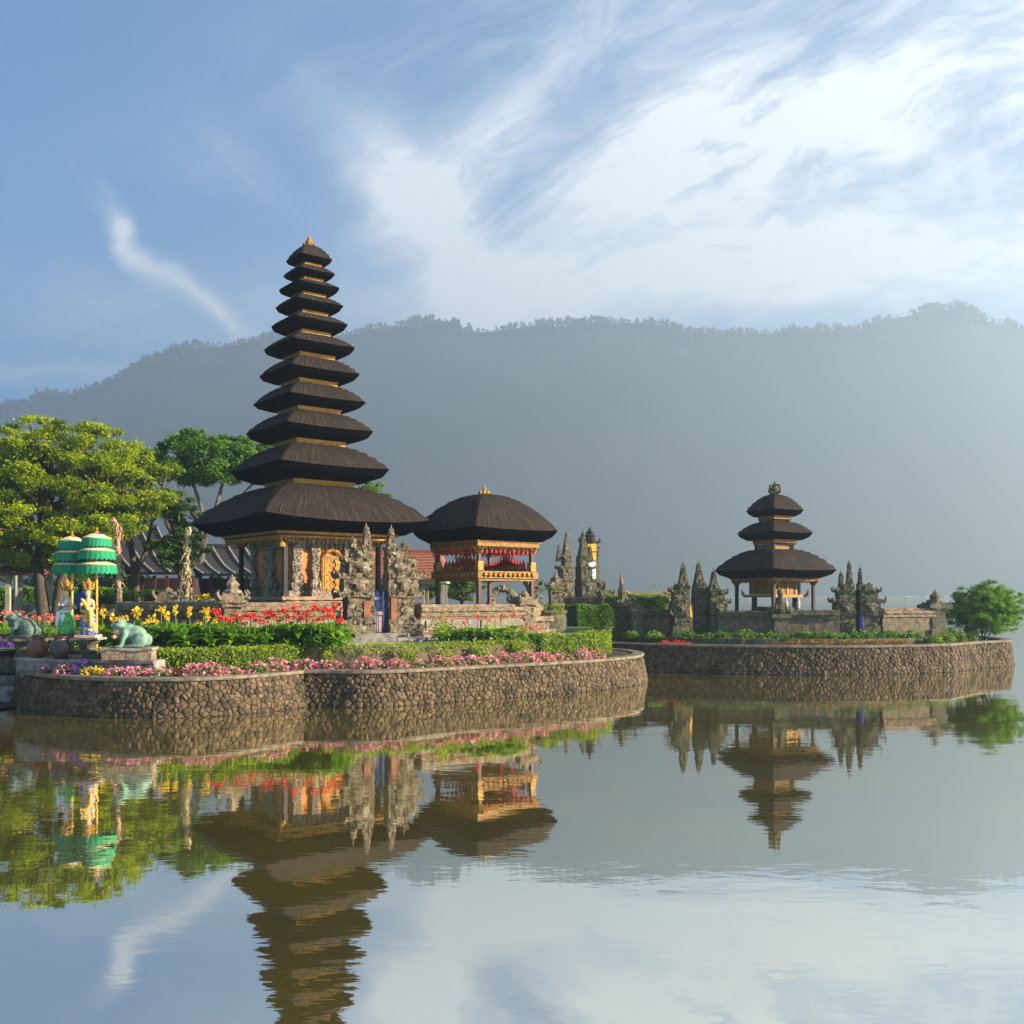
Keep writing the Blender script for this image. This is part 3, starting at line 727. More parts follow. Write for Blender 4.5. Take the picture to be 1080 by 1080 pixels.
# ------------------------------------------------------------------ eleven tiered tower
def tower():
    c = P(326, 32); K = 32/1080
    root = thing('tiered_pagoda', 'tall eleven tiered black thatched pagoda with gold friezes and gold tip', 'pagoda', (c.x, c.y, 0), ROT)
    T = [(304, 351, 276.6, 261, 281), (302, 354, 291.8, 279, 296.6), (297, 359, 307, 295, 313), (292, 361, 325.5, 311, 332.5), (288, 366, 345.4, 330, 353.5), (281, 374, 370, 351.5, 378),
         (275, 377.5, 397.7, 375, 405.5), (267.5, 382, 427.3, 402.5, 434.5), (260, 390, 458, 431.5, 468.5), (243, 405, 498, 464, 511), (203, 447.5, 552, 508, 566)]
    for i, (xl, xr, yt, ytop, yb) in enumerate(T):
        a = (xr-xl)*K/1.365/2; fr = a*(.60 if i < 10 else .76)
        if i: ytop = T[i-1][4]+2.5+.25*i
        zt, ztop, zb = [CAMZ+(630-q)*K for q in (yt-1.2, ytop, yb)]
        nh = max(.09, (T[i-1][1]-T[i-1][0])*K/1.365/2*.52) if i else .1
        if i == 10: nh = .95
        zt += .02
        thatch_roof(root, a, nh, zt, ztop+.03, zb+.02, .70 if i < 10 else .80, a*(.035 if i < 10 else .06)+.01)
        fh = .12+.014*i if i < 10 else .30
        frieze(root, fr, zb+.02-fh*.8, zb+.05, gold)
        if i < 10:
            nz1 = zb+.02-fh*.6; nz0 = CAMZ+(630-(yb+2.5+.25*(i+1)))*K - .15
            mb = MB(); mb.box((0, 0, (nz0+nz1)/2), (nh_next(T, i, K)*1.75,)*2+(nz1-nz0,)); nk = mb.build('neck_box', gold_dull, root)
            h = nh_next(T, i, K)*.98
            for sx in (-1, 1):
                for sy in (-1, 1): mb = MB(); mb.box((sx*h*.93, sy*h*.93, (nz0+nz1)/2), (.07, .07, nz1-nz0)); mb.build('corner_stud', dark_wood, nk)
    mb = MB(); mb.lathe([(.1, 0), (.14, .08), (.09, .15), (.13, .22), (.06, .32), (.02, .42), (0, .5)], (0, 0, CAMZ+(630-263)*K), 8)
    for k in range(6):
        an = k*math.pi/3; mb.tube([(.09*math.cos(an), .09*math.sin(an), CAMZ+(630-262)*K), (.19*math.cos(an), .19*math.sin(an), CAMZ+(630-259)*K), (.16*math.cos(an), .16*math.sin(an), CAMZ+(630-256)*K)], [.05, .045, .01], 5)
    mb.build('crown_finial', gold, root)
    # ceiling, posts, shrine room
    z1 = CAMZ+(630-566)*K+.02; zw = z1-.2
    mb = MB(); mb.box((0, 0, zw+.1), (3.9, 3.9, .05)); mb.build('ceiling', dark_wood, root)
    zp = 2.62
    mb = MB()
    for hw, za, zb_ in ((1.92, 1.0, 1.55), (1.78, 1.55, 1.95), (1.86, 1.95, 2.06), (1.66, 2.06, 2.42), (1.74, 2.42, 2.52)): mb.rough((0, 0, (za+zb_)/2), (2*hw, 2*hw, zb_-za), .2, .008)
    b = mb.build('stepped_base', mat('base_brick', (0.40, 0.23, 0.13), (0.24, 0.15, 0.10), 5, .9, .5, 30), root)
    for sd in range(4):
        for i in range(7):
            q = (-1+(2*i+1)/7)*1.5; hw = 1.79; p = [(q, -hw), (hw, q), (-q, hw), (-hw, -q)][sd]
            mb = MB(); mb.rough((p[0], p[1], 1.75), (.22, .05, .3) if sd % 2 == 0 else (.05, .22, .3), .1, .01); mb.build('relief_block', stone_pale, b)
    sq_posts(root, 1.56, 2.52, zw+.08, .12, dark_wood, capm=gold)
    hw = 1.27; zr = zw+.06
    mb = MB(); mb.box((0, 0, (zp-.1+zr)/2), (2*hw, 2*hw, zr-zp+.1)); mb.build('shrine_wall', brick_orange, root)
    mb = MB(); mb.rough((0, 0, 2.61), (2*hw+.3, 2*hw+.3, .17), .2, .006); mb.build('wall_plinth', stone_pale, root)
    def col(x, y, w, z0, z1, fc):
        mb = MB(); hgt = z1-z0
        nx = (0, -1) if fc == 'y-' else (-1, 0)
        for k in range(7):
            f = [1.25, 1.0, .85, 1.05, .8, .95, 1.25][k]; zz = z0+hgt*(k+.5)/7
            sz = (w*f, .16*f, hgt/7-.004) if fc == 'y-' else (.16*f, w*f, hgt/7-.004)
            mb.rough((x, y, zz), sz, .08, .016, rnd.uniform(.3, .7)); carve(mb, (x, y, zz), sz, 9, .045, fc)
        mb.build('carved_panel', stone_pale, root)
    zt = zr-.06
    # left hand visible face (x-): relief panel in its middle, corner columns
    col(-hw-.06, -.05, .62, zp+.08, zt-.18, 'x-'); col(-hw-.05, -1.1, .24, zp+.08, zt, 'x-'); col(-hw-.05, 1.08, .24, zp+.08, zt, 'x-')
    # right hand visible face (y-): columns each side of a gilded door
    col(-1.08, -hw-.05, .30, zp+.08, zt, 'y-'); col(-.48, -hw-.06, .24, zp+.08, zt-.12, 'y-'); col(.62, -hw-.06, .24, zp+.08, zt-.12, 'y-'); col(1.1, -hw-.05, .3, zp+.08, zt, 'y-')
    mb = MB()
    for q in np.linspace(-1.15, 1.15, 16):
        for p, f in (((q, -hw-.04, zt-.05), 'y-'), ((-hw-.04, q, zt-.05), 'x-')):
            mb.blob(p, (.1, .1, .12), rnd.uniform(.3, .8), 6, .25)
            mb.blob((p[0], p[1], zt-.2), (.06, .06, .07), rnd.uniform(.3, .8), 6, .25)
    mb.build('carved_cornice', stone_pale, root)
    dr = MB(); dr.box((.08, -hw-.05, zp+.58), (.52, .1, 1.1)); d = dr.build('door', gold_dull, root)
    dr = MB()
    for x in (-.11, .27): dr.box((x, -hw-.115, zp+.56), (.15, .03, .9))
    for k in range(9):
        for x in (-.06, .22): dr.blob((x-.05+.1*(k % 2), -hw-.12, zp+.16+k*.1), (.05, .03, .05), .5, 6, .2)
    dr.build('door_leaf_carving', gold, d)
    fr = MB(); 
    fr.tube([(-.25, -hw-.1, zp), (-.25, -hw-.1, zp+1.05), (-.1, -hw-.1, zp+1.25), (.08, -hw-.1, zp+1.32), (.26, -hw-.1, zp+1.25), (.41, -hw-.1, zp+1.05), (.41, -hw-.1, zp)], .055, 6)
    fr.build('door_frame', gold, d)
    lm = MB(); lm.lathe([(.12, 0), (.1, .1), (.03, .2), (.02, .4)], (-1.75, -1.75, zw-.25), 8); lm.build('hanging_ornament', gold, root)
    # stone guardians at the base of the shrine
    for x, y in ((-1.55, -.55), (-1.55, .62), (.75, -1.55), (-.62, -1.56)):
        mb = MB(); mb.rough((x, y, 2.62), (.3, .3, .2), .1, .012)
        mb.blob((x, y, 2.88), (.15, .14, .2), .6, 8, .1); mb.blob((x, y-.02, 3.12), (.09, .09, .11), .7, 8, .1); mb.cone((x, y, 3.18), (x, y, 3.36), .07, 6); mb.blob((x-.12, y-.1, 2.85), (.06, .07, .11)); mb.blob((x+.12, y-.1, 2.85), (.06, .07, .11))
        tag(mb.build('guardian_figure', stone_pale, root), 'small seated stone guardian')
def nh_next(T, i, K): return max(.1, (T[i][1]-T[i][0])*K/1.365/2*.52) if i < 9 else .95
tower()

# ------------------------------------------------------------------ open pavilion beside it
def pavilion():
    Y = 32.6; c = P(511, Y); K = Y/1080
    z = lambda y: CAMZ+(630-y)*K
    root = thing('thatched_pavilion', 'open gilded pavilion with one black thatched roof and gold crown', 'pavilion', (c.x, c.y, 0), R(40))
    a = 149*K/1.40/2
    thatch_roof(root, a, .16, z(561)+.03, z(522), z(572.5), .78, .06, pw=.82)
    crown_finial(root, z(524), .36, gold)
    frieze(root, a*.80, z(582)+.03, z(569), gold_dull)
    mb = MB(); mb.box((0, 0, z(571)), (a*1.5, a*1.5, .04)); mb.build('ceiling', red_paint, root)
    fr = MB()
    for sd in range(4):
        for i in range(12):
            q = (-1+(2*i+1)/12)*a*.68; hw = a*.70; p = [(q, -hw), (hw, q), (-q, hw), (-hw, -q)][sd]
            fr.blob((p[0], p[1], z(583)), (.07, .07, .09), .5, 5)
    fr.build('red_valance', red_paint, root)
    hp = a*.66
    sq_posts(root, hp, 1.9, z(577), .115, red_wood, capm=gold)
    # raised gilded floor
    zf = z(607)
    mb = MB(); mb.box((0, 0, zf), (2*hp+.3, 2*hp+.3, .22)); mb.box((0, 0, zf-.15), (2*hp+.16, 2*hp+.16, .07)); pf = mb.build('raised_floor', gold_dull, root)
    mb = MB()
    for sd in range(4):
        for i in range(11):
            q = (-1+(2*i+1)/11)*hp; hw = hp+.16; p = [(q, -hw), (hw, q), (-q, hw), (-hw, -q)][sd]
            mb.blob((p[0], p[1], zf), (.08, .08, .07), .5, 6, .2)
    mb.build('floor_carving', gold, pf)
    for sx, sy in ((-1, -1), (1, -1), (1, 1), (-1, 1)): mb = MB(); mb.box((sx*hp, sy*hp, zf+.27), (.2, .2, .28)); mb.build('post_foot', gold, pf)
    # carved red and gold back rest on the floor, the offering seat
    mb = MB()
    for sd, (ax, ay) in enumerate(((1, 0), (0, 1))):
        for i in range(13):
            q = (-1+2*i/12)*hp*.8; h = .30+.28*math.exp(-(q/.35)**2)
            p = (q*ax+hp*.86*ay, q*ay+hp*.86*ax, zf+.12); mb.cone(p, (p[0], p[1], zf+.12+h*1.25), .11, 6); mb.blob((p[0], p[1], zf+.2), .1, .5, 6, .25)
    mb.build('carved_backrest', red_paint, root)
    mb = MB()
    for ax, ay in ((1, 0), (0, 1)):
        for i in range(11): q = (-1+2*i/10)*hp*.72; mb.blob((q*ax+hp*.78*ay, q*ay+hp*.78*ax, zf+.22), (.085, .085, .1), .5, 6, .25)
    mb.build('gilded_rail', gold, root)
    mb = MB()
    for hw, za, zb in ((hp+.55, .9, 1.5), (hp+.4, 1.5, 1.75), (hp+.5, 1.75, 1.9)): mb.rough((0, 0, (za+zb)/2), (2*hw, 2*hw, zb-za), .2, .01)
    mb.build('stone_base', stone_warm, root)
pavilion()

# ------------------------------------------------------------------ small three tiered pagoda on its island
def small_pagoda():
    Y = 38.3; c = P(817, Y); K = Y/1080; z = lambda y: CAMZ+(630-y)*K
    root = thing('tiered_pagoda', 'small three tiered black thatched pagoda on the right island', 'pagoda', (c.x, c.y, 0), R(29))
    T = [(787, 843.5, 539, 522, 545, .12), (778.5, 853, 563, 551, 570, .42), (757, 877.5, 602, 580, 610, .55)]
    for i, (xl, xr, yt, ytop, yb, nh) in enumerate(T):
        a = (xr-xl)*K/1.405/2
        thatch_roof(root, a, nh, z(yt)+.03, z(ytop), z(yb), .74, .03+.015*a)
        frieze(root, a*(.62 if i < 2 else .77), z(yb)-.16, z(yb)+.04, gold_dull)
        if i < 2:
            h = T[i+1][5]*.86; za, zb = z(T[i+1][3])-.06, z(yb)-.06
            mb = MB(); mb.box((0, 0, za+(zb-za)*.35), (2*h*.9, 2*h*.9, (zb-za)*.7)); nb = mb.build('neck_box', gold_dull, root)
            for sx, sy in ((-1, -1), (1, -1), (1, 1), (-1, 1)): mb = MB(); mb.box((sx*h, sy*h, (za+zb)/2), (.09, .09, zb-za)); mb.build('corner_post', dark_wood, nb)
    mb = MB(); zz = z(523); mb.lathe([(.14, 0), (.2, .08), (.12, .16), (.16, .25), (.09, .36), (.05, .48), (0, .56)], (0, 0, zz), 8)
    for k in range(4):
        an = k*math.pi/2; mb.tube([(.1*math.cos(an), .1*math.sin(an), zz+.08), (.27*math.cos(an), .27*math.sin(an), zz+.16), (.24*math.cos(an), .24*math.sin(an), zz+.38), (.08*math.cos(an), .08*math.sin(an), zz+.42)], [.06, .055, .045, .02], 6)
    mb.build('stone_finial', stone_moss, root)
    a3 = T[2]; hp = .98
    mb = MB(); mb.box((0, 0, z(611)), (2.1, 2.1, .04)); mb.build('ceiling', dark_wood, root)
    sq_posts(root, hp, 1.75, z(611), .1, dark_wood, capm=gold_dull)
    mb = MB(); mb.rough((0, 0, 1.45), (2.5, 2.5, .75), .2, .012); mb.rough((0, 0, 1.87), (1.5, 1.5, .22), .15, .012); mb.rough((0, 0, 2.05), (1.2, 1.2, .18), .15, .012); mb.build('stone_base', stone_moss, root)
    zb, zt = z(627), z(613); h = .66
    mb = MB(); mb.box((0, 0, (zb+zt)/2), (2*h, 2*h, zt-zb)); sh = mb.build('shrine_box', gold_dull, root)
    mb = MB(); mb.box((0, 0, zb-.06), (2*h+.3, 2*h+.3, .1)); mb.box((0, 0, zt+.02), (2*h+.15, 2*h+.15, .06))
    for q in (-.42, 0, .42):
        for p, sz in (((q, -h-.015, (zb+zt)/2), (.1, .03, .44)), ((-h-.015, q, (zb+zt)/2), (.03, .1, .44)), ((h+.015, q, (zb+zt)/2), (.03, .1, .44))): mb.box(p, sz)
    for sx, sy in ((-1, -1), (1, -1), (1, 1), (-1, 1)): mb.cone((sx*(h+.15), sy*(h+.15), zb-.04), (sx*(h+.2), sy*(h+.2), zb+.18), .07, 5)
    mb.build('gilded_frame', gold, sh)
    for sx, sy in ((-1, -1), (1, -1), (1, 1), (-1, 1)): mb = MB(); mb.box((sx*.52, sy*.52, (2.1+zb-.11)/2), (.14, .14, zb-.11-2.1)); mb.build('shrine_leg', dark_wood, sh)
    for x, y in ((-.25, -.85), (.35, -.85)): mb = MB(); mb.lathe([(.06, 0), (.08, .16), (.05, .3), (.02, .38)], (x, y, 2.1), 8); mb.build('offering_cloth', mat('pale_pink_cloth', (.5, .27, .27), (.55, .46, .42), 9), root)
small_pagoda()

# ------------------------------------------------------------------ split gates
def candi_half(name, label, cat, loc, rz, side, prof, m, spire=(.5, .17), shoulder=None, dep=.6, group=None, brick=None, seed=1):
    # inner face at x = 0, steps outwards towards side*x
    global rnd
    rnd = random.Random(seed)
    root = thing(name, label, cat, loc, rz, group)
    z = 0; base = MB(); body = MB(); orn = MB()
    for i, (h, w, d, kind) in enumerate(prof):
        mb = base if i == 0 else body
        mb.rough((side*w/2, 0, z+h/2), (w, d, h), .12, .014, rnd.uniform(.35, .65), seed=seed+i)
        if kind == 'c':                                     # cornice with flames on its corners
            for dx, dy in ((1, -1), (1, 1)): antefix(orn, (side*w*.97, dy*d*.45, z+h*.4), (side*dx, dy*.6), rnd.uniform(.15, .21))
            for f in (-1, 1):
                for q in (.25, .6): antefix(orn, (side*w*q, f*d*.5, z+h*.5), (side*.2, f), rnd.uniform(.1, .15))
            for q in (-.3, .25): antefix(orn, (side*w, d*q, z+h*.3), (side, 0), rnd.uniform(.13, .19))
        if kind in 'bc':
            n = int(60*w*h)+3
            carve(orn, (side*w/2, 0, z+h/2), (w, d, h), n, .05, ['y-', 'y-', 'x+' if side > 0 else 'x-', 'y+'])
        if kind == 'n':                                     # a niche: hood and small figure
            orn.blob((side*w*.5, -d/2-.02, z+h*.75), (w*.34, .08, .1), .6, 8, .25); orn.blob((side*w*.5, -d/2-.03, z+h*.4), (w*.18, .1, h*.3), .75, 8, .2)
            carve(orn, (side*w/2, 0, z+h/2), (w, d, h), int(46*w*h)+5, .045, ['y-', 'x+' if side > 0 else 'x-', 'y+'])
        z += h
    base.build('plinth', m, root)
    tops = MB(); sh, sw = spire
    def sp(x, z0, h, w):
        k = max(4, int(h/.09)); zz = z0
        for i in range(k):
            f = 1-.72*i/k; tops.rough((x, 0, zz+h/k/2), (w*f, w*f*1.15, h/k), .07, .012, rnd.uniform(.3, .7), seed=i)
            for q in range(4):
                a_ = q*math.pi/2+.4*i; tops.blob((x+w*f*.5*math.cos(a_), w*f*.5*math.sin(a_), zz+h/k*.6), (.045, .045, .06), .6, 5, .3)
            zz += h/k
        tops.cone((x, 0, zz-.02), (x+side*.01, 0, zz+.16), w*.17, 5)
    sp(side*(sw*.62), z-.02, sh, sw)
    if shoulder:
        for (x, z0, h, w) in shoulder: sp(side*x, z0, h, w)
    tops.build('spire', m, root)
    for V_, F_, T_ in ((np.concatenate(orn.V), orn.F, np.concatenate(orn.T)),): body.raw(V_, F_, T_)
    body.build('carved_shaft', m, root)
    if brick:
        for (z0, z1, x0, x1, d) in brick:
            mb = MB(); mb.box((side*(x0+x1)/2, 0, (z0+z1)/2), (x1-x0, d+.07, z1-z0)); mb.build('brick_inlay', brick_red, root)
    return root
GATE = [(.34, .98, .78, 'p'), (.14, .9, .66, 'b'), (.62, .74, .54, 'b'), (.14, .98, .66, 'c'), (.38, .84, .56, 'n'), (.13, 1.0, .64, 'c'), (.30, .68, .48, 'n'), (.10, .80, .54, 'c'), (.24, .46, .38, 'b'), (.08, .52, .42, 'c')]
YG = 28.2; gz = 1.40
gl, gr = P(392, YG, gz), P(407, YG+.25, gz)
candi_half('split_gate_half', 'carved grey half of the split gate nearest the pagoda door, stepped on its left', 'gate', gl, R(24), -1, GATE, stone, (.56, .24), [(.52, 2.18, .5, .2), (.82, 1.66, .34, .16)], group=None,
           brick=[(.55, 1.0, .12, .3, .54), (1.3, 1.5, .3, .55, .58), (1.82, 2.0, .2, .42, .5)], seed=3)
candi_half('split_gate_half', 'carved grey half of the split gate nearest the open pavilion, stepped on its right', 'gate', gr, R(24), 1, GATE, stone, (.54, .24), [(.52, 2.18, .42, .2), (.82, 1.66, .34, .16)],
           brick=[(.05, 1.1, .06, .22, .56), (1.3, 1.5, .3, .55, .58), (1.82, 2.0, .2, .42, .5)], seed=4)
def steps():
    root = thing('stone_steps', 'three broad stone steps leading up to the split gate', 'steps', P(399, YG-.1, GZ-.05), R(20))
    for i, (w, d, h, y) in enumerate(((3.1, 2.4, .12, 0), (2.35, 1.9, .22, .1), (1.5, 1.5, .32, .2))):
        mb = MB(); mb.rough((0, y, h/2), (w, d, h), .2, .008, .6); mb.build('step', concrete, root)
steps()
def blue_gate():
    root = thing('iron_gate', 'open blue barred iron gate inside the split gate', 'gate', P(399, YG+.25, 1.5), R(24))
    blue = mat('blue_gate_paint', (0.025, 0.07, 0.25), (0.02, 0.05, 0.18), 9, .4)
    for sx, ang in ((-1, R(72)), (1, R(62))):
        mb = MB(); x0 = sx*.26
        for k in range(6):
            q = k*.1; dx, dy = -sx*q*math.cos(ang), -q*math.sin(ang)*.8
            mb.tube([(x0+dx, dy, 0), (x0+dx, dy, 1.12+.1*math.sin(k*.6))], .013, 5)
        for zz in (.08, .55, 1.05): mb.bar((x0, 0, zz), (x0-sx*.5*math.cos(ang), -.5*math.sin(ang)*.8, zz), .02)
        mb.build('gate_leaf', blue, root)
blue_gate()

# ------------------------------------------------------------------ compound walls
def compound_wall(label, a, b, z0, z1, m_base, stripe=True, capm=stone_warm, t=.34):
    a, b = Vector((a.x, a.y, 0)), Vector((b.x, b.y, 0)); L = (b-a).length; d = b-a
    root = thing('compound_wall', label, 'wall', ((a.x+b.x)/2, (a.y+b.y)/2, 0), math.atan2(d.y, d.x))
    H = z1-z0
    mb = MB(); mb.rough((0, 0, z0+H*.352), (L, t, H*.704), .2, .008); mb.build('wall_body', m_base, root)
    if stripe:
        mb = MB(); mb.box((0, 0, z0+H*.67), (L-.002, t+.05, H*.05)); mb.box((0, 0, z0+H*.30), (L-.002, t+.04, H*.06)); mb.build('brick_band', brick_red, root)
        n = max(1, int(L/1.6)); mb = MB()
        for i in range(n): mb.rough((-L/2+(i+.5)*L/n, -t/2-.01, z0+H*.49), (L/n*.8, .05, H*.24), .1, .006, .6)
        mb.build('relief_panel', stone_pale, root)
    mb = MB(); mb.rough((0, 0, z0+H*.76), (L, t+.12, H*.12), .2, .01, .5); mb.rough((0, 0, z0+H*.875), (L, t+.24, H*.10), .2, .012, .55); mb.rough((0, 0, z0+H*.963), (L, t+.08, H*.07), .2, .012, .6); mb.build('coping', capm, root)
    return root
cL, cC = P(128, 27.6), P(246, 26.6)
gA, gB = P(357, 27.95), P(440, 28.9); cR = P(553, 31.0); cB = P(566, 37)
compound_wall('grey capped temple wall behind the yellow canna flowers', cL, cC, 1.15, 2.38, mat('grey_render', (0.27, 0.25, 0.23), (0.16, 0.145, 0.13), 3, .9, .3, 25))
compound_wall('grey capped temple wall between corner pillar and split gate behind red cannas', cC, gA, 1.15, 2.36, MT['grey_render'])
compound_wall('weathered stone wall with relief panels below the open pavilion', gB, cR, 1.15, 2.3, MT['grey_render'])
compound_wall('short return of the temple wall running back beside the fern pot', cR, cB, 1.15, 2.25, MT['grey_render'])
def pillar(label, loc, rz, h, w, m, orn=True, name='wall_pillar', fin=.35, seed=1, lift=0):
    global rnd
    rnd = random.Random(seed)
    root = thing(name, label, 'pillar', loc, rz)
    mb = MB(); mb.rough((0, 0, h*.12), (w*1.25, w*1.25, h*.24), .12, .012); mb.rough((0, 0, h*.5), (w, w, h*.52), .12, .012, .45)
    if orn: carve(mb, (0, 0, h*.5), (w, w, h*.5), 26, .06, ['y-', 'x-', 'x+'])
    mb.build('shaft', m, root)
    cp = MB(); cp.rough((0, 0, h*.80), (w*1.35, w*1.35, h*.08), .1, .014); cp.rough((0, 0, h*.90), (w*1.7, w*1.7, h*.12), .1, .018, .6); cp.rough((0, 0, h*.985), (w*1.25, w*1.25, h*.07), .1, .014, .55)
    if orn:
        for dx in (-1, 1):
            for dy in (-1, 1): antefix(cp, (dx*w*.75, dy*w*.75, h*.9), (dx, dy), .26)
    cp.build('cap', m, root)
    fb = MB(); fb.lathe([(w*.5, 0), (w*.55, fin*.18), (w*.3, fin*.3), (w*.42, fin*.5), (w*.2, fin*.75), (0.01, fin*1.05)], (0, 0, h*1.0), 7, .6, wob=.12); fb.build('finial', m, root)
    return root
pillar('carved pillar with figure at the temple wall corner among the red cannas', (cC.x, cC.y-.1, 1.2), R(20), 1.38, .42, stone_warm, fin=.5, seed=5)
pillar('carved warm stone pillar at the wall corner below the pavilion', (cR.x, cR.y, 1.2), R(30), 1.28, .40, stone_warm, fin=.22, seed=6)
pillar('squat stone pillar rising behind the wall and the yellow flowers', P(177, 28.6, 1.2), R(10), 1.42, .36, stone, fin=.16, seed=7)

# right island enclosure
rz0 = 1.08
wl = [P(652, 37.2), P(712, 36.4), P(757, 36.1), P(821, 35.7), P(884, 35.6), P(928, 35.9), P(986, 36.6)]
island_stone = mat('old_wall_stone', (0.21, 0.16, 0.10), (0.085, 0.066, 0.045), 6, .95, .9, 18, c3=(0.11, 0.10, 0.05), c3scale=2.5)  # brown stone in two tones with olive patches
compound_wall('dark stone wall left of the three carved spires', wl[0], wl[1], rz0, 2.06, island_stone, False, stone_moss)
compound_wall('dark low stone wall below the small pagoda, left of the small statue', wl[2], wl[3], rz0, 2.0, island_stone, False, stone_moss)
compound_wall('dark low stone wall below the small pagoda, right of the small statue', wl[3], wl[4], rz0, 2.06, island_stone, False, stone_moss)
compound_wall('lichen topped stone wall ending at the urn capped pillar', wl[5], wl[6], rz0, 2.12, island_stone, False, stone_warm)
compound_wall('rear stone wall running back from the urn capped pillar', wl[6], P(955, 41.5), rz0, 2.02, island_stone, False, stone_moss)
compound_wall('rear stone wall behind the small pagoda', P(955, 41.6), P(700, 41.2), rz0, 1.98, island_stone, False, stone_moss)
pillar('stout pillar with flared urn cap at the right end of the island wall', (wl[6].x, wl[6].y, rz0), R(10), 1.22, .5, stone_moss, False, fin=.46, seed=8)
pillar('dark pillar with pointed stone roof at the left end of the island wall', (P(656, 37).x, 37.0, rz0), R(10), 1.3, .42, stone_moss, True, fin=.6, seed=9)
pillar('plain squat dark pillar between the pointed pillar and the spires', (P(671, 36.3).x, 36.3, rz0), R(10), 1.05, .36, stone_moss, False, fin=.14, seed=10)
SP = [(.42, .62, .6, 'p'), (.36, .56, .5, 'b'), (.10, .66, .58, 'c'), (.36, .64, .54, 'n'), (.10, .74, .62, 'c'), (.26, .56, .48, 'b'), (.08, .62, .52, 'c'), (.2, .40, .36, 'b')]
candi_half('split_gate_half', 'leftmost of the three carved spires left of the small pagoda', 'gate', P(726, 36.1, rz0), R(5), -1, SP, stone_moss, (.68, .3), [(.48, 1.5, .3, .18)], seed=11)
candi_half('split_gate_half', 'middle of the three carved spires left of the small pagoda', 'gate', P(731, 36.7, rz0), R(5), 1, SP, stone_moss, (.72, .34), [(.48, 1.5, .3, .18)], seed=12)
candi_half('split_gate_half', 'rightmost and shortest of the three carved spires left of the small pagoda', 'gate', P(748, 36.3, rz0), R(5), 1, [(h*.96, w*.9, d, k_) for h, w, d, k_ in SP], stone_moss, (.52, .26), [(.45, 1.3, .25, .16)], seed=13)
candi_half('split_gate_half', 'twin spired carved gate half just right of the small pagoda', 'gate', P(899.5, 35.9, rz0), R(0), -1, SP, stone_moss, (.74, .2), [(.42, 1.75, .5, .16)], seed=14)
candi_half('split_gate_half', 'single spired carved gate half nearest the urn capped pillar', 'gate', P(904.5, 35.9, rz0), R(0), 1, [(h, w*1.15, d, k_) for h, w, d, k_ in SP], stone_moss, (.56, .14), seed=15)
def cloth_strip(label, c, sx, z0, z1, m):
    mb = MB(); n = 8
    V = [(q*sx, .02*math.sin(q*9+z*5), z) for z in np.linspace(z0, z1, 6) for q in np.linspace(-.5, .5, n)]
    V2 = [(x, y+.025, z) for x, y, z in V]
    F = [[j*n+i, j*n+i+1, (j+1)*n+i+1, (j+1)*n+i] for j in range(5) for i in range(n-1)]
    mb.raw(V, F); mb.raw(V2, [f[::-1] for f in F])
    tag(mb.build('temple_cloth', m, loc=c), label, 'cloth')
yel = mat('yellow_cloth', (0.72, 0.40, 0.02), (0.6, 0.3, 0.02), 6, .8); whi = mat('white_cloth', (.78, .76, .72), (.68, .66, .64), 6, .8); blu = mat('blue_cloth', (.03, .06, .33), (.02, .04, .2), 6, .8)
cloth_strip('yellow cloth hanging between the left and middle carved spires', P(727.5, 36.0, rz0), .2, .3, 1.15, yel)
cloth_strip('blue cloth hanging between the left and middle carved spires', P(730.5, 36.2, rz0), .12, .3, 1.05, blu)
cloth_strip('blue cloth hanging in the gap of the right hand carved gate', P(909, 35.5, rz0), .11, .1, .75, blu)
def small_statue():
    root = thing('seated_statue', 'small mossy statue on a pedestal before the small pagoda', 'statue', (wl[3].x, wl[3].y-.25, rz0))
    mb = MB(); mb.rough((0, 0, .35), (.5, .45, .7), .12, .014); mb.rough((0, 0, .76), (.66, .6, .14), .12, .014); mb.build('pedestal', stone_moss, root)
    remesh([((0, 0, 1.0), (.24, .2, .2)), ((0, 0, 1.22), (.15, .13, .22)), ((0, -.02, 1.5), (.1, .1, .12)), ((0, 0, 1.62), (.07, .07, .12)), ((-.12, 0, 1.3), (-.2, -.14, 1.02), .06, .05), ((.12, 0, 1.3), (.2, -.14, 1.02), .06, .05), ((-.3, 0, .95), (.14, .14, .14)), ((.3, 0, .95), (.14, .14, .14))], .03, 'figure', stone_moss, root)
small_statue()
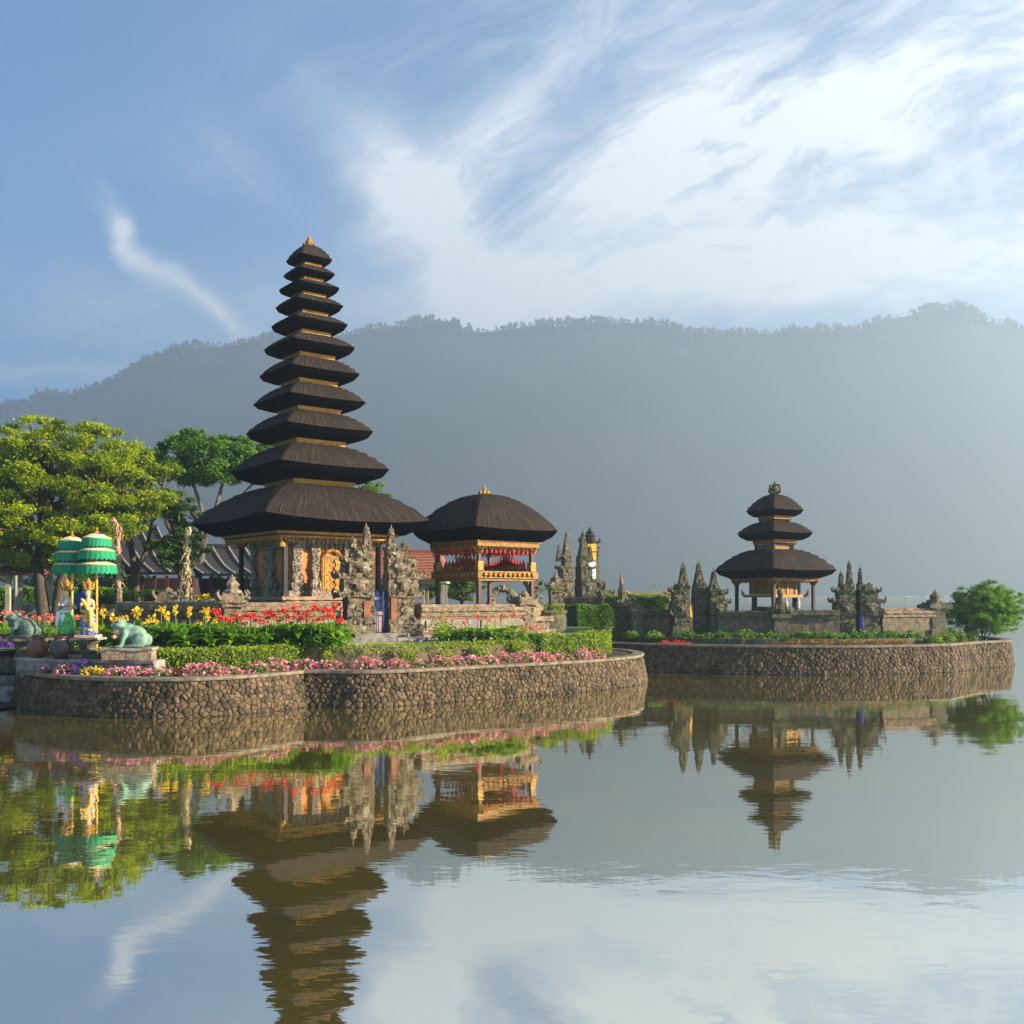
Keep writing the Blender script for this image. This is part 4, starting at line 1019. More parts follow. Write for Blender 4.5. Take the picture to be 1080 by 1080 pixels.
# ================================================================== PLANTS AND TREES
def tree(name, label, loc, trunks, clumps, nleaf, lsize, m, mb_=bark, group=None, tint=(.45, .25), seed=1, lim=(.16, .05)):
    # clumps: (x, y, z, rx, rz) pads of leaves at branch ends; trunks: list of (points, r0, r1)
    rg = np.random.default_rng(seed); rr = random.Random(seed)
    root = thing(name, label, 'tree', loc, group=group)
    tb = MB(); ends = []
    for pts, r0, r1 in trunks:
        n = len(pts); tb.tube(pts, [r0+(r1-r0)*i/(n-1) for i in range(n)], 9); ends += [(Vector(p), r0+(r1-r0)*i/(n-1)) for i, p in enumerate(pts) if i >= n//2]
    tb.build('trunk', mb_, root, smooth=True)
    bb = MB(); cr = MB()
    vol = sum(c[3]**2*c[4] for c in clumps)
    for (x, y, z, rx, rz) in clumps:
        c = Vector((x, y, z)); p, r = min(ends, key=lambda e: (e[0]-c).length+max(0, e[0].z-c.z)*3)
        mid = p.lerp(c, .5)+Vector((rr.uniform(-.3, .3), rr.uniform(-.3, .3), rr.uniform(-.1, .35)))
        bb.tube([p, p.lerp(mid, .5)+Vector((0, 0, .12)), mid, mid.lerp(c, .6), c], [min(r*.6, lim[0]), lim[0]*.6, lim[0]*.45, lim[1]*.6, lim[1]*.3], 6)
        n = int(nleaf*rx**2*rz/vol*.55+nleaf*.45*rx**2/sum(c_[3]**2 for c_ in clumps))
        for _ in range(max(2, int(rx*3))):                       # twigs
            e = c+Vector((rr.uniform(-rx, rx)*.8, rr.uniform(-rx, rx)*.8, rr.uniform(-.3, .7)*rz)); bb.tube([mid.lerp(c, .7), e], [lim[1]*.4, .008], 4)
        # sub-clumps give the uneven edge
        k = max(4, int(rx*7)); q = rg.normal(size=(k, 3)); q /= np.linalg.norm(q, axis=1)[:, None]; q *= rg.uniform(.45, 1.0, k)[:, None]
        sc = np.array((x, y, z))+q*np.array((rx, rx, rz)); sr = rg.uniform(.2, .42, k)*rx
        which = rg.integers(0, k, n); d = rg.normal(size=(n, 3))*.55
        C = sc[which]+d*np.stack([sr[which], sr[which], np.minimum(sr[which]*.55, rz*.6)], 1)
        base = np.clip(tint[0]+rr.gauss(0, tint[1]*.6), 0, 1); st = rg.normal(0, tint[1]*.6, k)
        cr.leaves(C, lsize, np.clip(base+st[which]+rg.normal(0, tint[1]*.7, n), 0, 1), up=.25, rg=rg)
    bb.build('branches', mb_, root, smooth=True); cr.build('crown', m, root)
    return root
def crown_clumps(seed, n, cx, cz, rx, rz, depth, r0=(.7, 1.2), flat=.45, bottom=-.7, keep=None):
    r = random.Random(seed); out = []
    t = 0
    while len(out) < n and t < 9000:
        t += 1
        a, b, c = r.uniform(-1, 1), r.uniform(-1, 1), r.uniform(bottom, 1)
        d = math.sqrt(a*a+b*b+c*c)
        if d > 1 or d < .35: continue
        s = r.uniform(*r0)
        p = (cx+a*(rx-s*.6), b*(depth-s*.6), cz+c*(rz-s*.3), s, s*flat)
        if keep and not keep(p): continue
        if any((p[0]-q[0])**2+(p[1]-q[1])**2+((p[2]-q[2])*1.7)**2 < (.55*(s+q[3]))**2 for q in out) and t < 6000: continue
        out.append(p)
    return out
def trees():
    # the broad yellow-green tree by the left edge, two stems
    Y = 40; b = P(48, Y, GZ); k = Y/1080
    tree('broad_tree', 'broad yellow-green tree with forked trunk filling the left edge', b,
         [([(0, 0, 0), (-.1, 0, .8), (-.25, .1, 1.7), (-.35, .1, 2.6), (-.2, .2, 4.2), (.1, .2, 5.6)], .30, .10), ([(.45, .1, 0), (.4, .1, .9), (.55, .1, 1.9), (.9, .2, 2.8), (1.5, .2, 4.0), (1.9, .3, 5.2)], .24, .09), ([(-.3, .1, 2.2), (-1, 0, 3.1), (-1.8, .2, 4.2)], .14, .07), ([(.3, .1, 2.2), (.2, -.6, 3.2), (.3, -1.2, 4.4)], .13, .07)],
         crown_clumps(5, 112, .2, 4.9, 4.8, 3.5, 3.2, (.65, 1.15), .42, -.8, lambda p: p[2] > 2.6+max(0, p[0]-.8)*.55), 125000, .13, leaf_yellow, tint=(.6, .28), seed=21)
    Y = 43; b = P(143, Y, GZ)
    tree('shade_tree', 'darker olive tree between the broad tree and the long dark roof', b,
         [([(0, 0, 0), (.05, 0, 1), (-.05, 0, 2.2), (-.2, .1, 3.4), (-.6, .1, 4.6), (-1, .1, 5.4)], .2, .07), ([(-.02, 0, 2.2), (.4, .1, 3.2), (.7, 0, 4.4)], .12, .06)],
         crown_clumps(8, 46, -.6, 5.7, 2.9, 1.9, 2.4, (.55, .95), .44, -.85), 40000, .13, leaf_yellow, tint=(.34, .24), seed=22)
    Y = 47; b = P(205, Y, GZ); k = Y/1080
    tree('umbrella_tree', 'tall green tree with bare spreading limbs rising behind the tower', b,
         [([(0, 0, 0), (.1, 0, 1.5), (.3, 0, 3.0), (.5, .1, 4.2)], .22, .13), ([(.5, .1, 4.2), (-.2, .1, 5.2), (-1.0, .2, 6.0), (-1.7, .2, 6.5)], .11, .04), ([(.5, .1, 4.2), (.3, 0, 5.4), (-.1, 0, 6.6), (-.3, 0, 7.4)], .12, .04), ([(.5, .1, 4.2), (1.0, 0, 5.4), (1.3, .1, 6.6), (1.5, .1, 7.6)], .12, .04), ([(.5, .1, 4.2), (1.6, .1, 5.3), (2.6, .1, 6.4), (3.3, .1, 7.2)], .11, .04)],
         crown_clumps(12, 52, .9, 7.5, 3.0, 1.5, 2.4, (.6, 1.05), .42, -.65), 42000, .16, leaf_mid, bark_pale, tint=(.45, .25), seed=23, lim=(.09, .035))
    b = P(186, 42, GZ)
    tree('garden_tree', 'dark leafy tree between the long roof and the white bamboo pole', b,
         [([(0, 0, 0), (.05, 0, 1), (.2, 0, 2), (.1, 0, 3)], .12, .05), ([(.2, 0, 2), (.8, 0, 2.6), (1.1, 0, 3.2)], .07, .03)],
         crown_clumps(15, 26, .15, 3.7, 1.25, 1.9, 1.2, (.4, .65), .5, -.8), 13000, .14, leaf_deep, tint=(.4, .25), seed=24)
    b = P(398, 50, GZ)
    tree('green_tree', 'bright green tree top showing right of the tower roofs', b, [([(0, 0, 0), (0, 0, 2), (-.2, 0, 4)], .16, .06)],
         crown_clumps(17, 24, -.3, 5.6, 1.5, 1.5, 1.3, (.5, .8), .5), 6000, .17, leaf_bright, tint=(.4, .25), seed=25)
    for px, Y, h, w, lb, sd in ((452, 52, 3.4, 1.2, 'rounded green tree seen through the pavilion posts, nearer the red roof', 31), (487, 54, 3.2, 1.5, 'rounded green tree seen through the middle of the pavilion', 32)):
        tree('green_tree', lb, P(px, Y, GZ), [([(0, 0, 0), (0, 0, 1), (.05, 0, h*.6)], .12, .05)], crown_clumps(sd, 26, 0, h*.68, w, h*.36, w*.9, (.45, .8), .6, -.9), 11000, .16, leaf_bright, tint=(.35, .25), seed=sd)
    # round bush on the point of the small island
    b = P(1036, 37.9, .85)
    st = [([(0.02*q, 0, -.05), (.14*q, .06*(q % 2), .3), (.32*q, .15*(q % 3-1), .75), (.45*q, .2*(q % 3-1), 1.2)], .035, .015) for q in (-2, -1, 0, 1, 2)]
    tree('round_bush', 'round dense green bush on many thin stems at the tip of the small island', b, st,
         crown_clumps(41, 150, .12, 1.16, 1.46, 1.06, 1.3, (.34, .5), .8, -.62, lambda p: p[2] > .55), 80000, .065, leaf_mid, tint=(.72, .22), seed=41, lim=(.03, .015))
    # dark evergreen mass behind the buildings, one tree after another
    for i, (px, Y, h, w) in enumerate(((-20, 56, 5.0, 2.6), (66, 58, 4.4, 2.4), (120, 60, 4.2, 2.4), (250, 60, 4.6, 2.2), (300, 58, 4.0, 2.0))):
        tree('background_tree', ['dark tree at the far left behind the tiled gazebo', 'dark tree behind the green umbrellas', 'dark tree behind the long grey roof near its left end', 'dark tree behind the right end of the long roof', 'dark tree directly behind the tower shrine'][i], P(px, Y, GZ),
             [([(0, 0, 0), (0, 0, h*.3), (.1, 0, h*.6)], .15, .06)], crown_clumps(50+i, 16, 0, h*.55, w, h*.45, 1.6, (.6, .9), .5, -.95), 4500, .22, leaf_deep, tint=(.4, .3), seed=50+i)
trees()

# ------------------------------------------------------------------ flowers
def canna(mpet, seed, h=.62, nl=9, npet=16, pr=.085):
    r = random.Random(seed)
    root = thing('canna_plant', 'x y z w', 'flower')
    lf = MB()
    for i in range(nl):
        a = i*2.4+r.uniform(-.3, .3); L = r.uniform(.34, .54)*h/.62; z0 = h*r.uniform(.05, .55); lean = r.uniform(.35, .9); wd = L*r.uniform(.30, .4)
        d = Vector((math.cos(a), math.sin(a), 0)); s = Vector((-math.sin(a), math.cos(a), 0)); V = []
        N = 5
        for k in range(N):
            t = k/(N-1); w = wd*math.sin(math.pi*min(1, .08+t*.92))**.8*.5
            c = Vector((0, 0, z0))+d*(L*t*math.sin(lean+.5*t))+Vector((0, 0, L*t*math.cos(lean+.8*t)))
            V += [tuple(c-s*w+Vector((0, 0, w*.35))), tuple(c), tuple(c+s*w+Vector((0, 0, w*.35)))]
        F = []
        for k in range(N-1): F += [[3*k, 3*k+1, 3*k+4, 3*k+3], [3*k+1, 3*k+2, 3*k+5, 3*k+4]]
        lf.raw(V, F, min(1, max(0, r.gauss(.42, .22))))
    lf.build('leaves', leaf_canna, root, smooth=True)
    sm = MB(); tx = r.uniform(-.04, .04); sm.tube([(0, 0, 0), (tx*.5, 0, h*.6), (tx, 0, h*1.12)], [.016, .013, .008], 5, .6); sm.build('stem', leaf_canna, root)
    if not npet: return root
    pb = MB(); rg = np.random.default_rng(seed); n = npet
    q = rg.normal(size=(n, 3))*np.array((.6, .6, .65)); C = q*pr+np.array((tx, 0, h*1.14))
    pb.leaves(C, pr*1.35, rg.random(n), up=.1, aspect=.75, rg=rg); pb.leaves(C[:n//2]+.01, pr*1.2, rg.random(n//2), up=.1, aspect=.8, rg=rg); pb.build('blossom', mpet, root)
    return root
def scatter(protos, spots, label, group, sc=(.85, 1.2)):
    for i, (x, y, z) in enumerate(spots):
        if i < len(protos): r = protos[i]; r.location = (x, y, z); r.rotation_euler = (0, 0, rnd.uniform(0, 6)); s = rnd.uniform(*sc); r.scale = (s,)*3
        else: r = dup(protos[i % len(protos)], (x, y, z), rnd.uniform(0, 6), scale=rnd.uniform(*sc))
        r['label'] = label; r['group'] = group
def strip(px0, px1, Ya, Yb, n, z=GZ, seed=1):
    r = random.Random(seed); out = []
    for i in range(n):
        px = px0+(px1-px0)*(i+.5+r.uniform(-.4, .4))/n; out.append(tuple(P(px, r.uniform(Ya, Yb)+0, z)))
    return out
R3 = [canna(pet_red, s_, h_, 11, n_, r_) for s_, h_, n_, r_ in ((1, .66, 13, .066), (2, .58, 11, .062), (3, .72, 15, .07), (13, .62, 10, .058))]
scatter(R3, strip(226, 362, 24.9, 26.2, 50, seed=3), 'red flowering canna plant in the dense bed in front of the temple wall', 'red cannas before the temple wall', (.78, 1.22))
L3 = [canna(pet_red, s_, h_, 13, 0) for s_, h_ in ((14, .5), (15, .62))]
scatter(L3, strip(110, 366, 24.35, 25.4, 52, seed=13), 'broad leaved canna plant without blossom at the front of the bed', 'leafy cannas without blossom', (.8, 1.2))
Y3 = [canna(pet_yellow, s_, h_, 11, n_, r_) for s_, h_, n_, r_ in ((4, .66, 14, .07), (5, .54, 12, .062), (6, .74, 15, .07))]
scatter(Y3, strip(98, 228, 24.8, 26.5, 26, seed=4), 'yellow flowering canna plant in the bed behind the big frog', 'yellow cannas behind the frog', (.7, 1.2))
S3 = [canna(pet_salmon, s_, h_, 10, 9, .06) for s_, h_ in ((7, .5), (8, .62))]
scatter(S3, strip(-14, 92, 27.0, 29.5, 34, seed=5), 'salmon red flowering canna plant in the bed at the far left', 'salmon cannas at the left edge', (.9, 1.2))
G3 = [canna(pet_red, 9, .62, 13, 9, .06), canna(pet_red, 10, .52, 14, 0), canna(pet_red, 16, .58, 14, 0)]
scatter(G3, strip(462, 548, 26.9, 28.0, 20, seed=6), 'short broad leaved canna plant in the strip under the pavilion wall', 'cannas under the pavilion wall', (.8, 1.15))
scatter([canna(pet_red, 12, .36, 13, 5, .045)], strip(548, 578, 28.4, 29.4, 7, seed=7), 'short leafy canna plant at the corner below the pavilion pillar', 'short cannas at the pavilion corner', (.8, 1.1))
def bushy(name, label, loc, rx, rz, n, m, size=.09, cat='shrub', group=None, ry=None, blooms=None, nb=0, bs=.06, tint=(.5, .25)):
    root = thing(name, label, cat, loc, group=group)
    mb = MB(); q = rng.normal(size=(n, 3)); q /= np.linalg.norm(q, axis=1)[:, None]; q *= rng.uniform(.5, 1.08, n)[:, None]
    C = q*np.array((rx, ry or rx, rz)); C[:, 2] = np.abs(C[:, 2]); mb.leaves(C, size, np.clip(rng.normal(tint[0], tint[1], n), 0, 1), up=.2); mb.build('foliage', m, root)
    if blooms:
        q = rng.normal(size=(nb, 3)); q[:, 2] = np.abs(q[:, 2]); q /= np.linalg.norm(q, axis=1)[:, None]; C = q*np.array((rx, ry or rx, rz))*rng.uniform(.92, 1.15, nb)[:, None]
        pb = MB()
        for _ in range(3): pb.leaves(C+rng.normal(0, bs*.3, (nb, 3)), bs, rng.random(nb), up=.4, aspect=.95)
        pb.build('blossoms', blooms, root)
    mb = MB(); mb.tube([(0, 0, -.06), (.01, 0, rz*.5)], .02, 5); mb.build('stem', bark, root)
    return root
# pink clumps along the front bed
def bed_pt(px, o=.62):
    pts = np.vstack([np.array(bayA_s), np.array(bayB_s)[1:]]); N = normals2(pts); pr = 540+1080*pts[:, 0]/pts[:, 1]
    sel = slice(4, len(pts)-5); i = np.argmin(np.abs(pr[sel]-px))+4
    q = pts[i]-N[i]*o; Y = q[1]; return Vector(((px-540)/1080*Y, Y, .80))
PINK = [(52, .3, .2), (70, .3, .21), (126, .3, .2), (146, .38, .24), (170, .34, .27), (204, .34, .24), (222, .42, .28), (243, .28, .2), (272, .34, .34), (290, .34, .3), (322, .4, .24), (348, .44, .24), (364, .24, .2), (386, .38, .26), (398, .3, .22), (418, .36, .28), (446, .34, .26), (466, .32, .26), (482, .3, .24), (498, .36, .28), (515, .4, .3), (532, .34, .28), (552, .44, .3), (572, .42, .3), (592, .36, .26), (614, .34, .30), (630, .28, .28)]
for i, (px, rx, rz) in enumerate(PINK):
    bushy('pink_flower_clump', 'low clump of pink flowers in the bed along the top of the rubble wall', bed_pt(px), rx*(.72+.3*(i*7 % 5)/5), rz*(.75+.4*(i*3 % 4)/4), 190, leaf_bright, .075, 'flowers', 'pink flower clumps along the wall', .3, pet_pink, int((270 if i % 4 else 150)*rx), .058, (.3, .2))
bushy('purple_flower_clump', 'purple flower clump in the front bed below the second statue', bed_pt(88), .2, .32, 90, leaf_mid, .07, 'flowers', None, .2, pet_purple, 60, .06)
bushy('yellow_flower_clump', 'small yellow flower clump in the front bed left of the frog plinth', bed_pt(97), .26, .2, 120, leaf_bright, .07, 'flowers', None, .2, pet_yellow, 55, .055)
bushy('orange_leaf_clump', 'yellowish leafy clump between pink flowers below the hedge start', bed_pt(186), .2, .22, 160, rust_leaf, .07, 'shrub', None, .2)
for i, (px, Y) in enumerate(((-8, 25.9), (3, 25.6), (12, 25.8), (20, 26.0))):
    bushy('purple_flower_clump', 'mound of violet flowers in the bed at the left edge', P(px, Y, 1.02), .36, .40, 200, leaf_mid, .07, 'flowers', 'violet mounds at the left edge', .35, pet_purple, 190, .065)
hedge('clipped_hedge', 'bright low hedge behind the left frog at the left edge', [np.array(P(a, b)[:2]) for a, b in ((-20, 26.6), (66, 26.2))], .6, 1.2, 1.62, 5200, .07, leaf_bright)
bushy('yellow_shrub', 'small loose yellow-green shrub against the wall right of the gate', P(467, 28.2, GZ), .42, .82, 420, leaf_hedge, .08, 'shrub', None, .3)
for i, (px, Y, rx, rz) in enumerate(((628, 37.6, .24, .42), (640, 37.4, .4, .36), (652, 36.6, .3, .3), (666, 35.9, .28, .26), (690, 35.6, .36, .26))):
    bushy('leafy_plant', 'leafy green plant on the left part of the small island bed', P(px, Y, 1.08), rx, rz, 260, leaf_bright if i != 2 else leaf_mid, .11, 'plant', 'plants left on the small island', .3)
for i in range(30):
    px = 712+i*8.9+rnd.uniform(-3, 3)
    bushy('leafy_plant', 'small green leafy plant at the foot of the island wall', P(px, np.interp(px, [712, 880, 980], [35.3, 34.8, 35.6]), 1.08), rnd.uniform(.16, .3), rnd.uniform(.14, .34), 110, leaf_bright if rnd.random() < .55 else leaf_mid, .11, 'plant', 'plants along the small island wall', .22)
for i, (px, rx) in enumerate(((838, .7), (866, .6), (893, .6), (922, .7), (946, .5))):
    q = P(px, np.interp(px, [830, 880, 955], [33.75, 33.55, 34.1]), .88)
    bushy('rust_ground_cover', 'rust coloured low mound of leaves in the island front bed', q, rx, .22, 420, rust_leaf, .075, 'plants', 'rust coloured mounds on the small island', .28)
for i, px in enumerate((702, 712, 722)):
    bushy('red_flower_clump', 'low dark red flower clump in the front bed below the spires', P(px, 34.6, .8), .26, .2, 90, leaf_mid, .07, 'flowers', 'red clumps below the spires', .22, pet_red, 60, .07)
for i, px in enumerate((986, 998, 1010, 1024)):
    bushy('leafy_plant', 'bright green leafy plant between urn capped pillar and round bush', P(px, [35.2, 36.1, 36.9, 37.2][i], .85), .34, .42, 220, leaf_bright, .13, 'plant', 'plants beside the round bush', .3)
bushy('golden_shrub', 'low golden green shrub left of the round bush behind its plants', P(1000, 39.2, 1.0), .75, .42, 500, leaf_hedge, .1, 'shrub', None, .5)

def frond_plant(name, label, loc, th, n, L, m, seed, drop=.9, cat='fern'):
    r = random.Random(seed); root = thing(name, label, cat, loc)
    mb = MB(); mb.tube([(0, 0, 0), (.03, 0, th*.5), (0, 0, th)], [.09, .075, .06], 8); mb.build('trunk', bark, root)
    fb = MB()
    for i in range(n):
        a = i*2*math.pi/n+r.uniform(-.2, .2); l = L*r.uniform(.8, 1.15); e = r.uniform(.5, .95); V = []
        d = Vector((math.cos(a), math.sin(a), 0)); s = Vector((-math.sin(a), math.cos(a), 0)); pr = []
        for k in range(13):
            t = k/12; pr.append(Vector((0, 0, th))+d*(l*t*math.cos(e*(1-t*.6)))+Vector((0, 0, l*(math.sin(e)*t-drop*t*t*.75))))
        for k in range(12):
            p = pr[k]; q = pr[k+1]; w = l*.2*math.sin(math.pi*min(1, .12+k/12*.9)); t_ = r.uniform(.2, .9)
            for sg in (-1, 1):
                tip = p+s*sg*w+(q-p)*.8-Vector((0, 0, w*.28)); fb.raw([tuple(p), tuple(p.lerp(q, .45)), tuple(tip)], [[0, 1, 2]], t_)
                p2 = p.lerp(q, .5); tip = p2+s*sg*w*.95+(q-p)*.8-Vector((0, 0, w*.28)); fb.raw([tuple(p2), tuple(p2.lerp(q, .95)), tuple(tip)], [[0, 1, 2]], t_)
        fb.tube([pr[0], pr[4], pr[8], pr[12]], [.012, .01, .007, .003], 4, .4)
    fb.build('fronds', m, root); return root
frond_plant('tree_fern', 'light green tree fern in front of the long roof between two bamboo poles', P(154, 33, GZ), 1.25, 13, 1.25, leaf_bright, 3)
bushy('green_shrub', 'green shrub at the foot of the tree fern', P(152, 32, GZ), .6, .75, 420, leaf_bright, .14, 'shrub')
bushy('dark_shrub', 'dark green shrub between red topped bamboo pole and tree fern', P(136, 33, GZ), .45, 1.5, 520, leaf_deep, .14, 'shrub')
frond_plant('potted_fern', 'bright green fern on a dark round planter beside the pavilion wall', P(580, 36.4, 2.0), .75, 12, .62, leaf_bright, 5)
def planter():
    root = thing('stone_planter', 'dark round stone planter holding the bright green fern', 'planter', P(577, 36.6, GZ-.02))
    mb = MB(); mb.lathe([(.62, 0), (.7, .1), (.72, .5), (.66, .66), (.72, .74), (.7, .8), (.55, .82), (.5, .76)], (0, 0, 0), 18, .5, wob=.03); mb.build('bowl', stone_moss, root)
    mb = MB(); C = np.column_stack([rng.uniform(-.6, .6, 500), rng.uniform(-.6, .6, 500), .8+rng.uniform(0, .25, 500)]); mb.leaves(C, .1, rng.random(500)); mb.build('leafy_rim', leaf_hedge, root)
planter()
bushy('yellow_garden_bed', 'strip of yellow and green bedding plants behind the temple wall corner', P(223, 29.5, 2.15), 1.0, .42, 520, leaf_bright, .1, 'flowers', None, .3, pet_yellow, 60, .09)

# ================================================================== STATUES, JARS, UMBRELLAS
verd = mat('verdigris_glaze', (0.17, 0.29, 0.20), (0.075, 0.13, 0.095), 7, .5, .5, 25, c3=(0.32, 0.36, 0.26), c3scale=4)
verd_dark = mat('dark_verdigris', (0.11, 0.16, 0.12), (0.05, 0.075, 0.06), 7, .5, .5, 25, c3=(0.18, 0.23, 0.17), c3scale=4)
mouth_m = mat('orange_mouth', (0.55, 0.20, 0.10), (0.62, 0.42, 0.30), 9, .6, .4)
def frog(label, loc, rz, s, m, mouth=True):
    root = thing('frog_statue', label, 'frog statue', loc, rz, scale=s)
    # faces local -x ; total length about 1, height about .8
    spec = [((.08, 0, .34), (.34, .25, .27)), ((-.12, 0, .44), (.26, .24, .24)), ((-.30, 0, .60), (.23, .25, .13)), ((-.44, 0, .61), (.13, .2, .075)), ((-.26, -.14, .72), (.07, .065, .07)), ((-.26, .14, .72), (.07, .065, .07)), ((.28, 0, .26), (.2, .2, .2))]
    for q in (-1, 1):
        spec += [((.28, q*.27, .20), (.22, .12, .2)), ((.12, q*.33, .05), (.26, .07, .05)), ((-.12, q*.2, .42), (-.2, q*.28, .1), .095, .06), ((-.28, q*.3, .035), (.14, .09, .035))]
    if not mouth: spec += [((-.3, 0, .46), (.2, .2, .14))]
    body = remesh(spec, .026, 'body', m, root, 4)
    mb = MB()
    for q in (-1, 1): mb.blob((-.30, q*.155, .735), .055, .5, 10, .03)
    mb.build('eyes', mat('frog_eye', (.30, .24, .16), (.2, .15, .1), 9, .3), root)
    mb = MB()
    if mouth: mb.blob((-.33, 0, .42), (.17, .19, .17), .5, 12, .04); mb.blob((-.40, -.2, .30), (.08, .07, .06), .5, 8, .1); mb.build('open_throat', mouth_m, root)
    return root
frog('big pale green open mouthed frog statue sitting on a stone plinth', (P(139, 22.45).x, 22.45, 1.40), R(6), .80, verd)
def plinth():
    root = thing('stone_plinth', 'low rough stone plinth under the open mouthed frog', 'plinth', (P(137, 22.45).x, 22.45, 1.13), R(6))
    mb = MB(); mb.rough((0, 0, .13), (1.02, .62, .26), .12, .014); mb.build('block', stone_warm, root)
    mb = MB(); mb.rough((0, 0, .245), (1.08, .68, .05), .12, .012, .7); mb.build('top_slab', concrete, root)
plinth()
frog('dark green closed mouthed frog statue on a thin slab at the left edge', (P(25, 24.4).x, 24.4, 1.53), R(-8), .78, verd_dark, False)
def slab():
    root = thing('slab_pedestal', 'thin dark slab on a short post under the left frog', 'pedestal', (P(24, 24.4).x, 24.4, .85))
    mb = MB(); mb.rough((0, 0, .64), (.95, .62, .08), .12, .012); mb.build('slab', stone_moss, root)
    mb = MB(); mb.lathe([(.24, 0), (.2, .2), (.16, .4), (.22, .6)], (0, 0, 0), 12); mb.build('post', stone_moss, root)
slab()
def jar(label, loc, s, m):
    root = thing('clay_jar', label, 'jar', loc, 0, scale=s)
    mb = MB(); mb.lathe([(.0, .002), (.15, 0), (.19, .04), (.28, .2), (.31, .34), (.28, .47), (.2, .56), (.165, .60), (.19, .635), (.195, .66), (.165, .66), (.14, .6), (.14, .5), (.0, .48)], (0, 0, 0), 24); mb.build('body', m, root, smooth=True)
    mb = MB(); mb.lathe([(.185, .635), (.205, .65), (.2, .675), (.165, .67)], (0, 0, 0), 24); mb.build('rim', m, root, smooth=True)
clay_r = mat('red_brown_glaze', (0.22, 0.065, 0.025), (0.09, 0.03, 0.016), 5, .35, .2, spec=.5); clay_d = mat('dark_olive_glaze', (0.075, 0.05, 0.022), (0.03, 0.022, 0.014), 5, .35, .2, spec=.5)
jar('red brown glazed jar left of the two statues', P(40, 23.3, 1.10), .74, clay_r)
jar('dark olive glazed jar standing in front of the green robed statue', P(64, 22.75, 1.12), .76, clay_d)
def drum():
    mb = MB(); mb.lathe([(.16, 0), (.17, .03), (.16, .22), (.17, .25), (.1, .26), (0, .255)], (0, 0, 0), 14, wob=.02)
    tag(mb.build('stone_drum', concrete, loc=P(116, 22.7, 1.13)), 'small round stone drum left of the open mouthed frog', 'stone drum')
drum()
skin_g = mat('painted_cream', (0.60, 0.43, 0.24), (0.48, 0.32, 0.17), 9, .6); grn = mat('green_robe_paint', (0.03, 0.26, 0.07), (0.08, 0.36, 0.08), 14, .5, c3=(.7, .5, .06), c3scale=22, c3lo=.58, c3hi=.64); blr = mat('blue_gold_robe_paint', (0.03, 0.09, 0.32), (0.02, 0.05, 0.2), 14, .5, c3=(.75, .48, .06), c3scale=20, c3lo=.52, c3hi=.58); ylw = mat('yellow_scarf_paint', (0.66, 0.40, 0.05), (0.5, 0.26, 0.04), 12, .5); whs = mat('white_sash_paint', (.7, .68, .62), (.5, .55, .6), 12, .6)
def goddess(label, loc, rz, robe, drape, side):
    root = thing('temple_statue', label, 'statue', loc, rz)
    remesh([((0, 0, .94), (.075, .075, .10)), ((0, -.06, .93), (.02, .02, .03)), ((0, 0, .86), (0, 0, .78), .04, .045), ((0, 0, .70), (.115, .085, .13)), ((0, 0, .56), (.09, .08, .1)), ((-.1, 0, .76), (-.16, -.02, .6), .042, .036), ((-.16, -.02, .6), (-.08, -.14, .66), .034, .028), ((.1, 0, .76), (.17, -.02, .6), .042, .036), ((.17, -.02, .6), (.1, -.16, .58), .034, .028), ((-.07, -.16, .68), (.035, .03, .05)), ((.09, -.18, .59), (.035, .04, .035))], .018, 'body', skin_g, root)
    mb = MB(); n = 22; V = []
    prof = [(.20, 0), (.21, .05), (.19, .2), (.165, .38), (.125, .52), (.11, .56)]
    for j, (r, z) in enumerate(prof):
        for i in range(n):
            a = 2*math.pi*i/n; q = 1+.07*math.sin(i*2*math.pi*5/n)*(1-j/6); V.append((r*q*math.cos(a), r*q*.85*math.sin(a), z))
    F = [[j*n+i, j*n+(i+1) % n, (j+1)*n+(i+1) % n, (j+1)*n+i] for j in range(5) for i in range(n)] + [list(range(n-1, -1, -1)), [5*n+i for i in range(n)]]
    mb.raw(V, F); mb.build('robe', robe, root, smooth=True)
    mb = MB(); mb.tube([(.11*side, -.07, .80), (0, -.115, .68), (-.12*side, -.1, .5), (-.15*side, -.14, .2)], [.03, .045, .06, .03], 8); mb.tube([(-.13, -.05, .54), (0, -.12, .52), (.13, -.05, .54), (.19, 0, .66), (.27, -.03, .6)], [.04, .045, .04, .025, .02], 8); mb.build('sash', whs if side > 0 else drape, root, smooth=True)
    mb = MB(); mb.lathe([(.085, 0), (.12, .02), (.105, .06), (.125, .09), (.09, .13), (.1, .16), (.05, .21), (.02, .26), (0, .27)], (0, .01, 1.0), 12)
    for q in range(7): a = q*2*math.pi/7; mb.cone((.1*math.cos(a), .1*math.sin(a)+.01, 1.05), (.14*math.cos(a), .14*math.sin(a)+.01, 1.2), .032, 5)
    mb.build('crown', gold, root)
    mb = MB(); mb.blob((0, .035, .94), (.09, .08, .11), .5, 10, .05); mb.blob((0, .06, .82), (.07, .04, .1), .5, 8, .05); mb.build('hair', dark_wood, root)
    mb = MB(); mb.blob((-.17*side, -.03, .16), (.05, .07, .13), .5, 9, .15); mb.blob((.0, -.10, .36), (.085, .05, .13), .5, 9, .15); mb.build('drape', drape, root)
    return root
goddess('crowned statue in a green robe under the left green umbrella', (P(70, 23.2).x, 23.2, 1.66), R(-14), grn, whs, 1)
goddess('crowned statue in blue and yellow robe under the right green umbrella', (P(93, 23.0).x, 23.0, 1.66), R(-10), blr, ylw, -1)
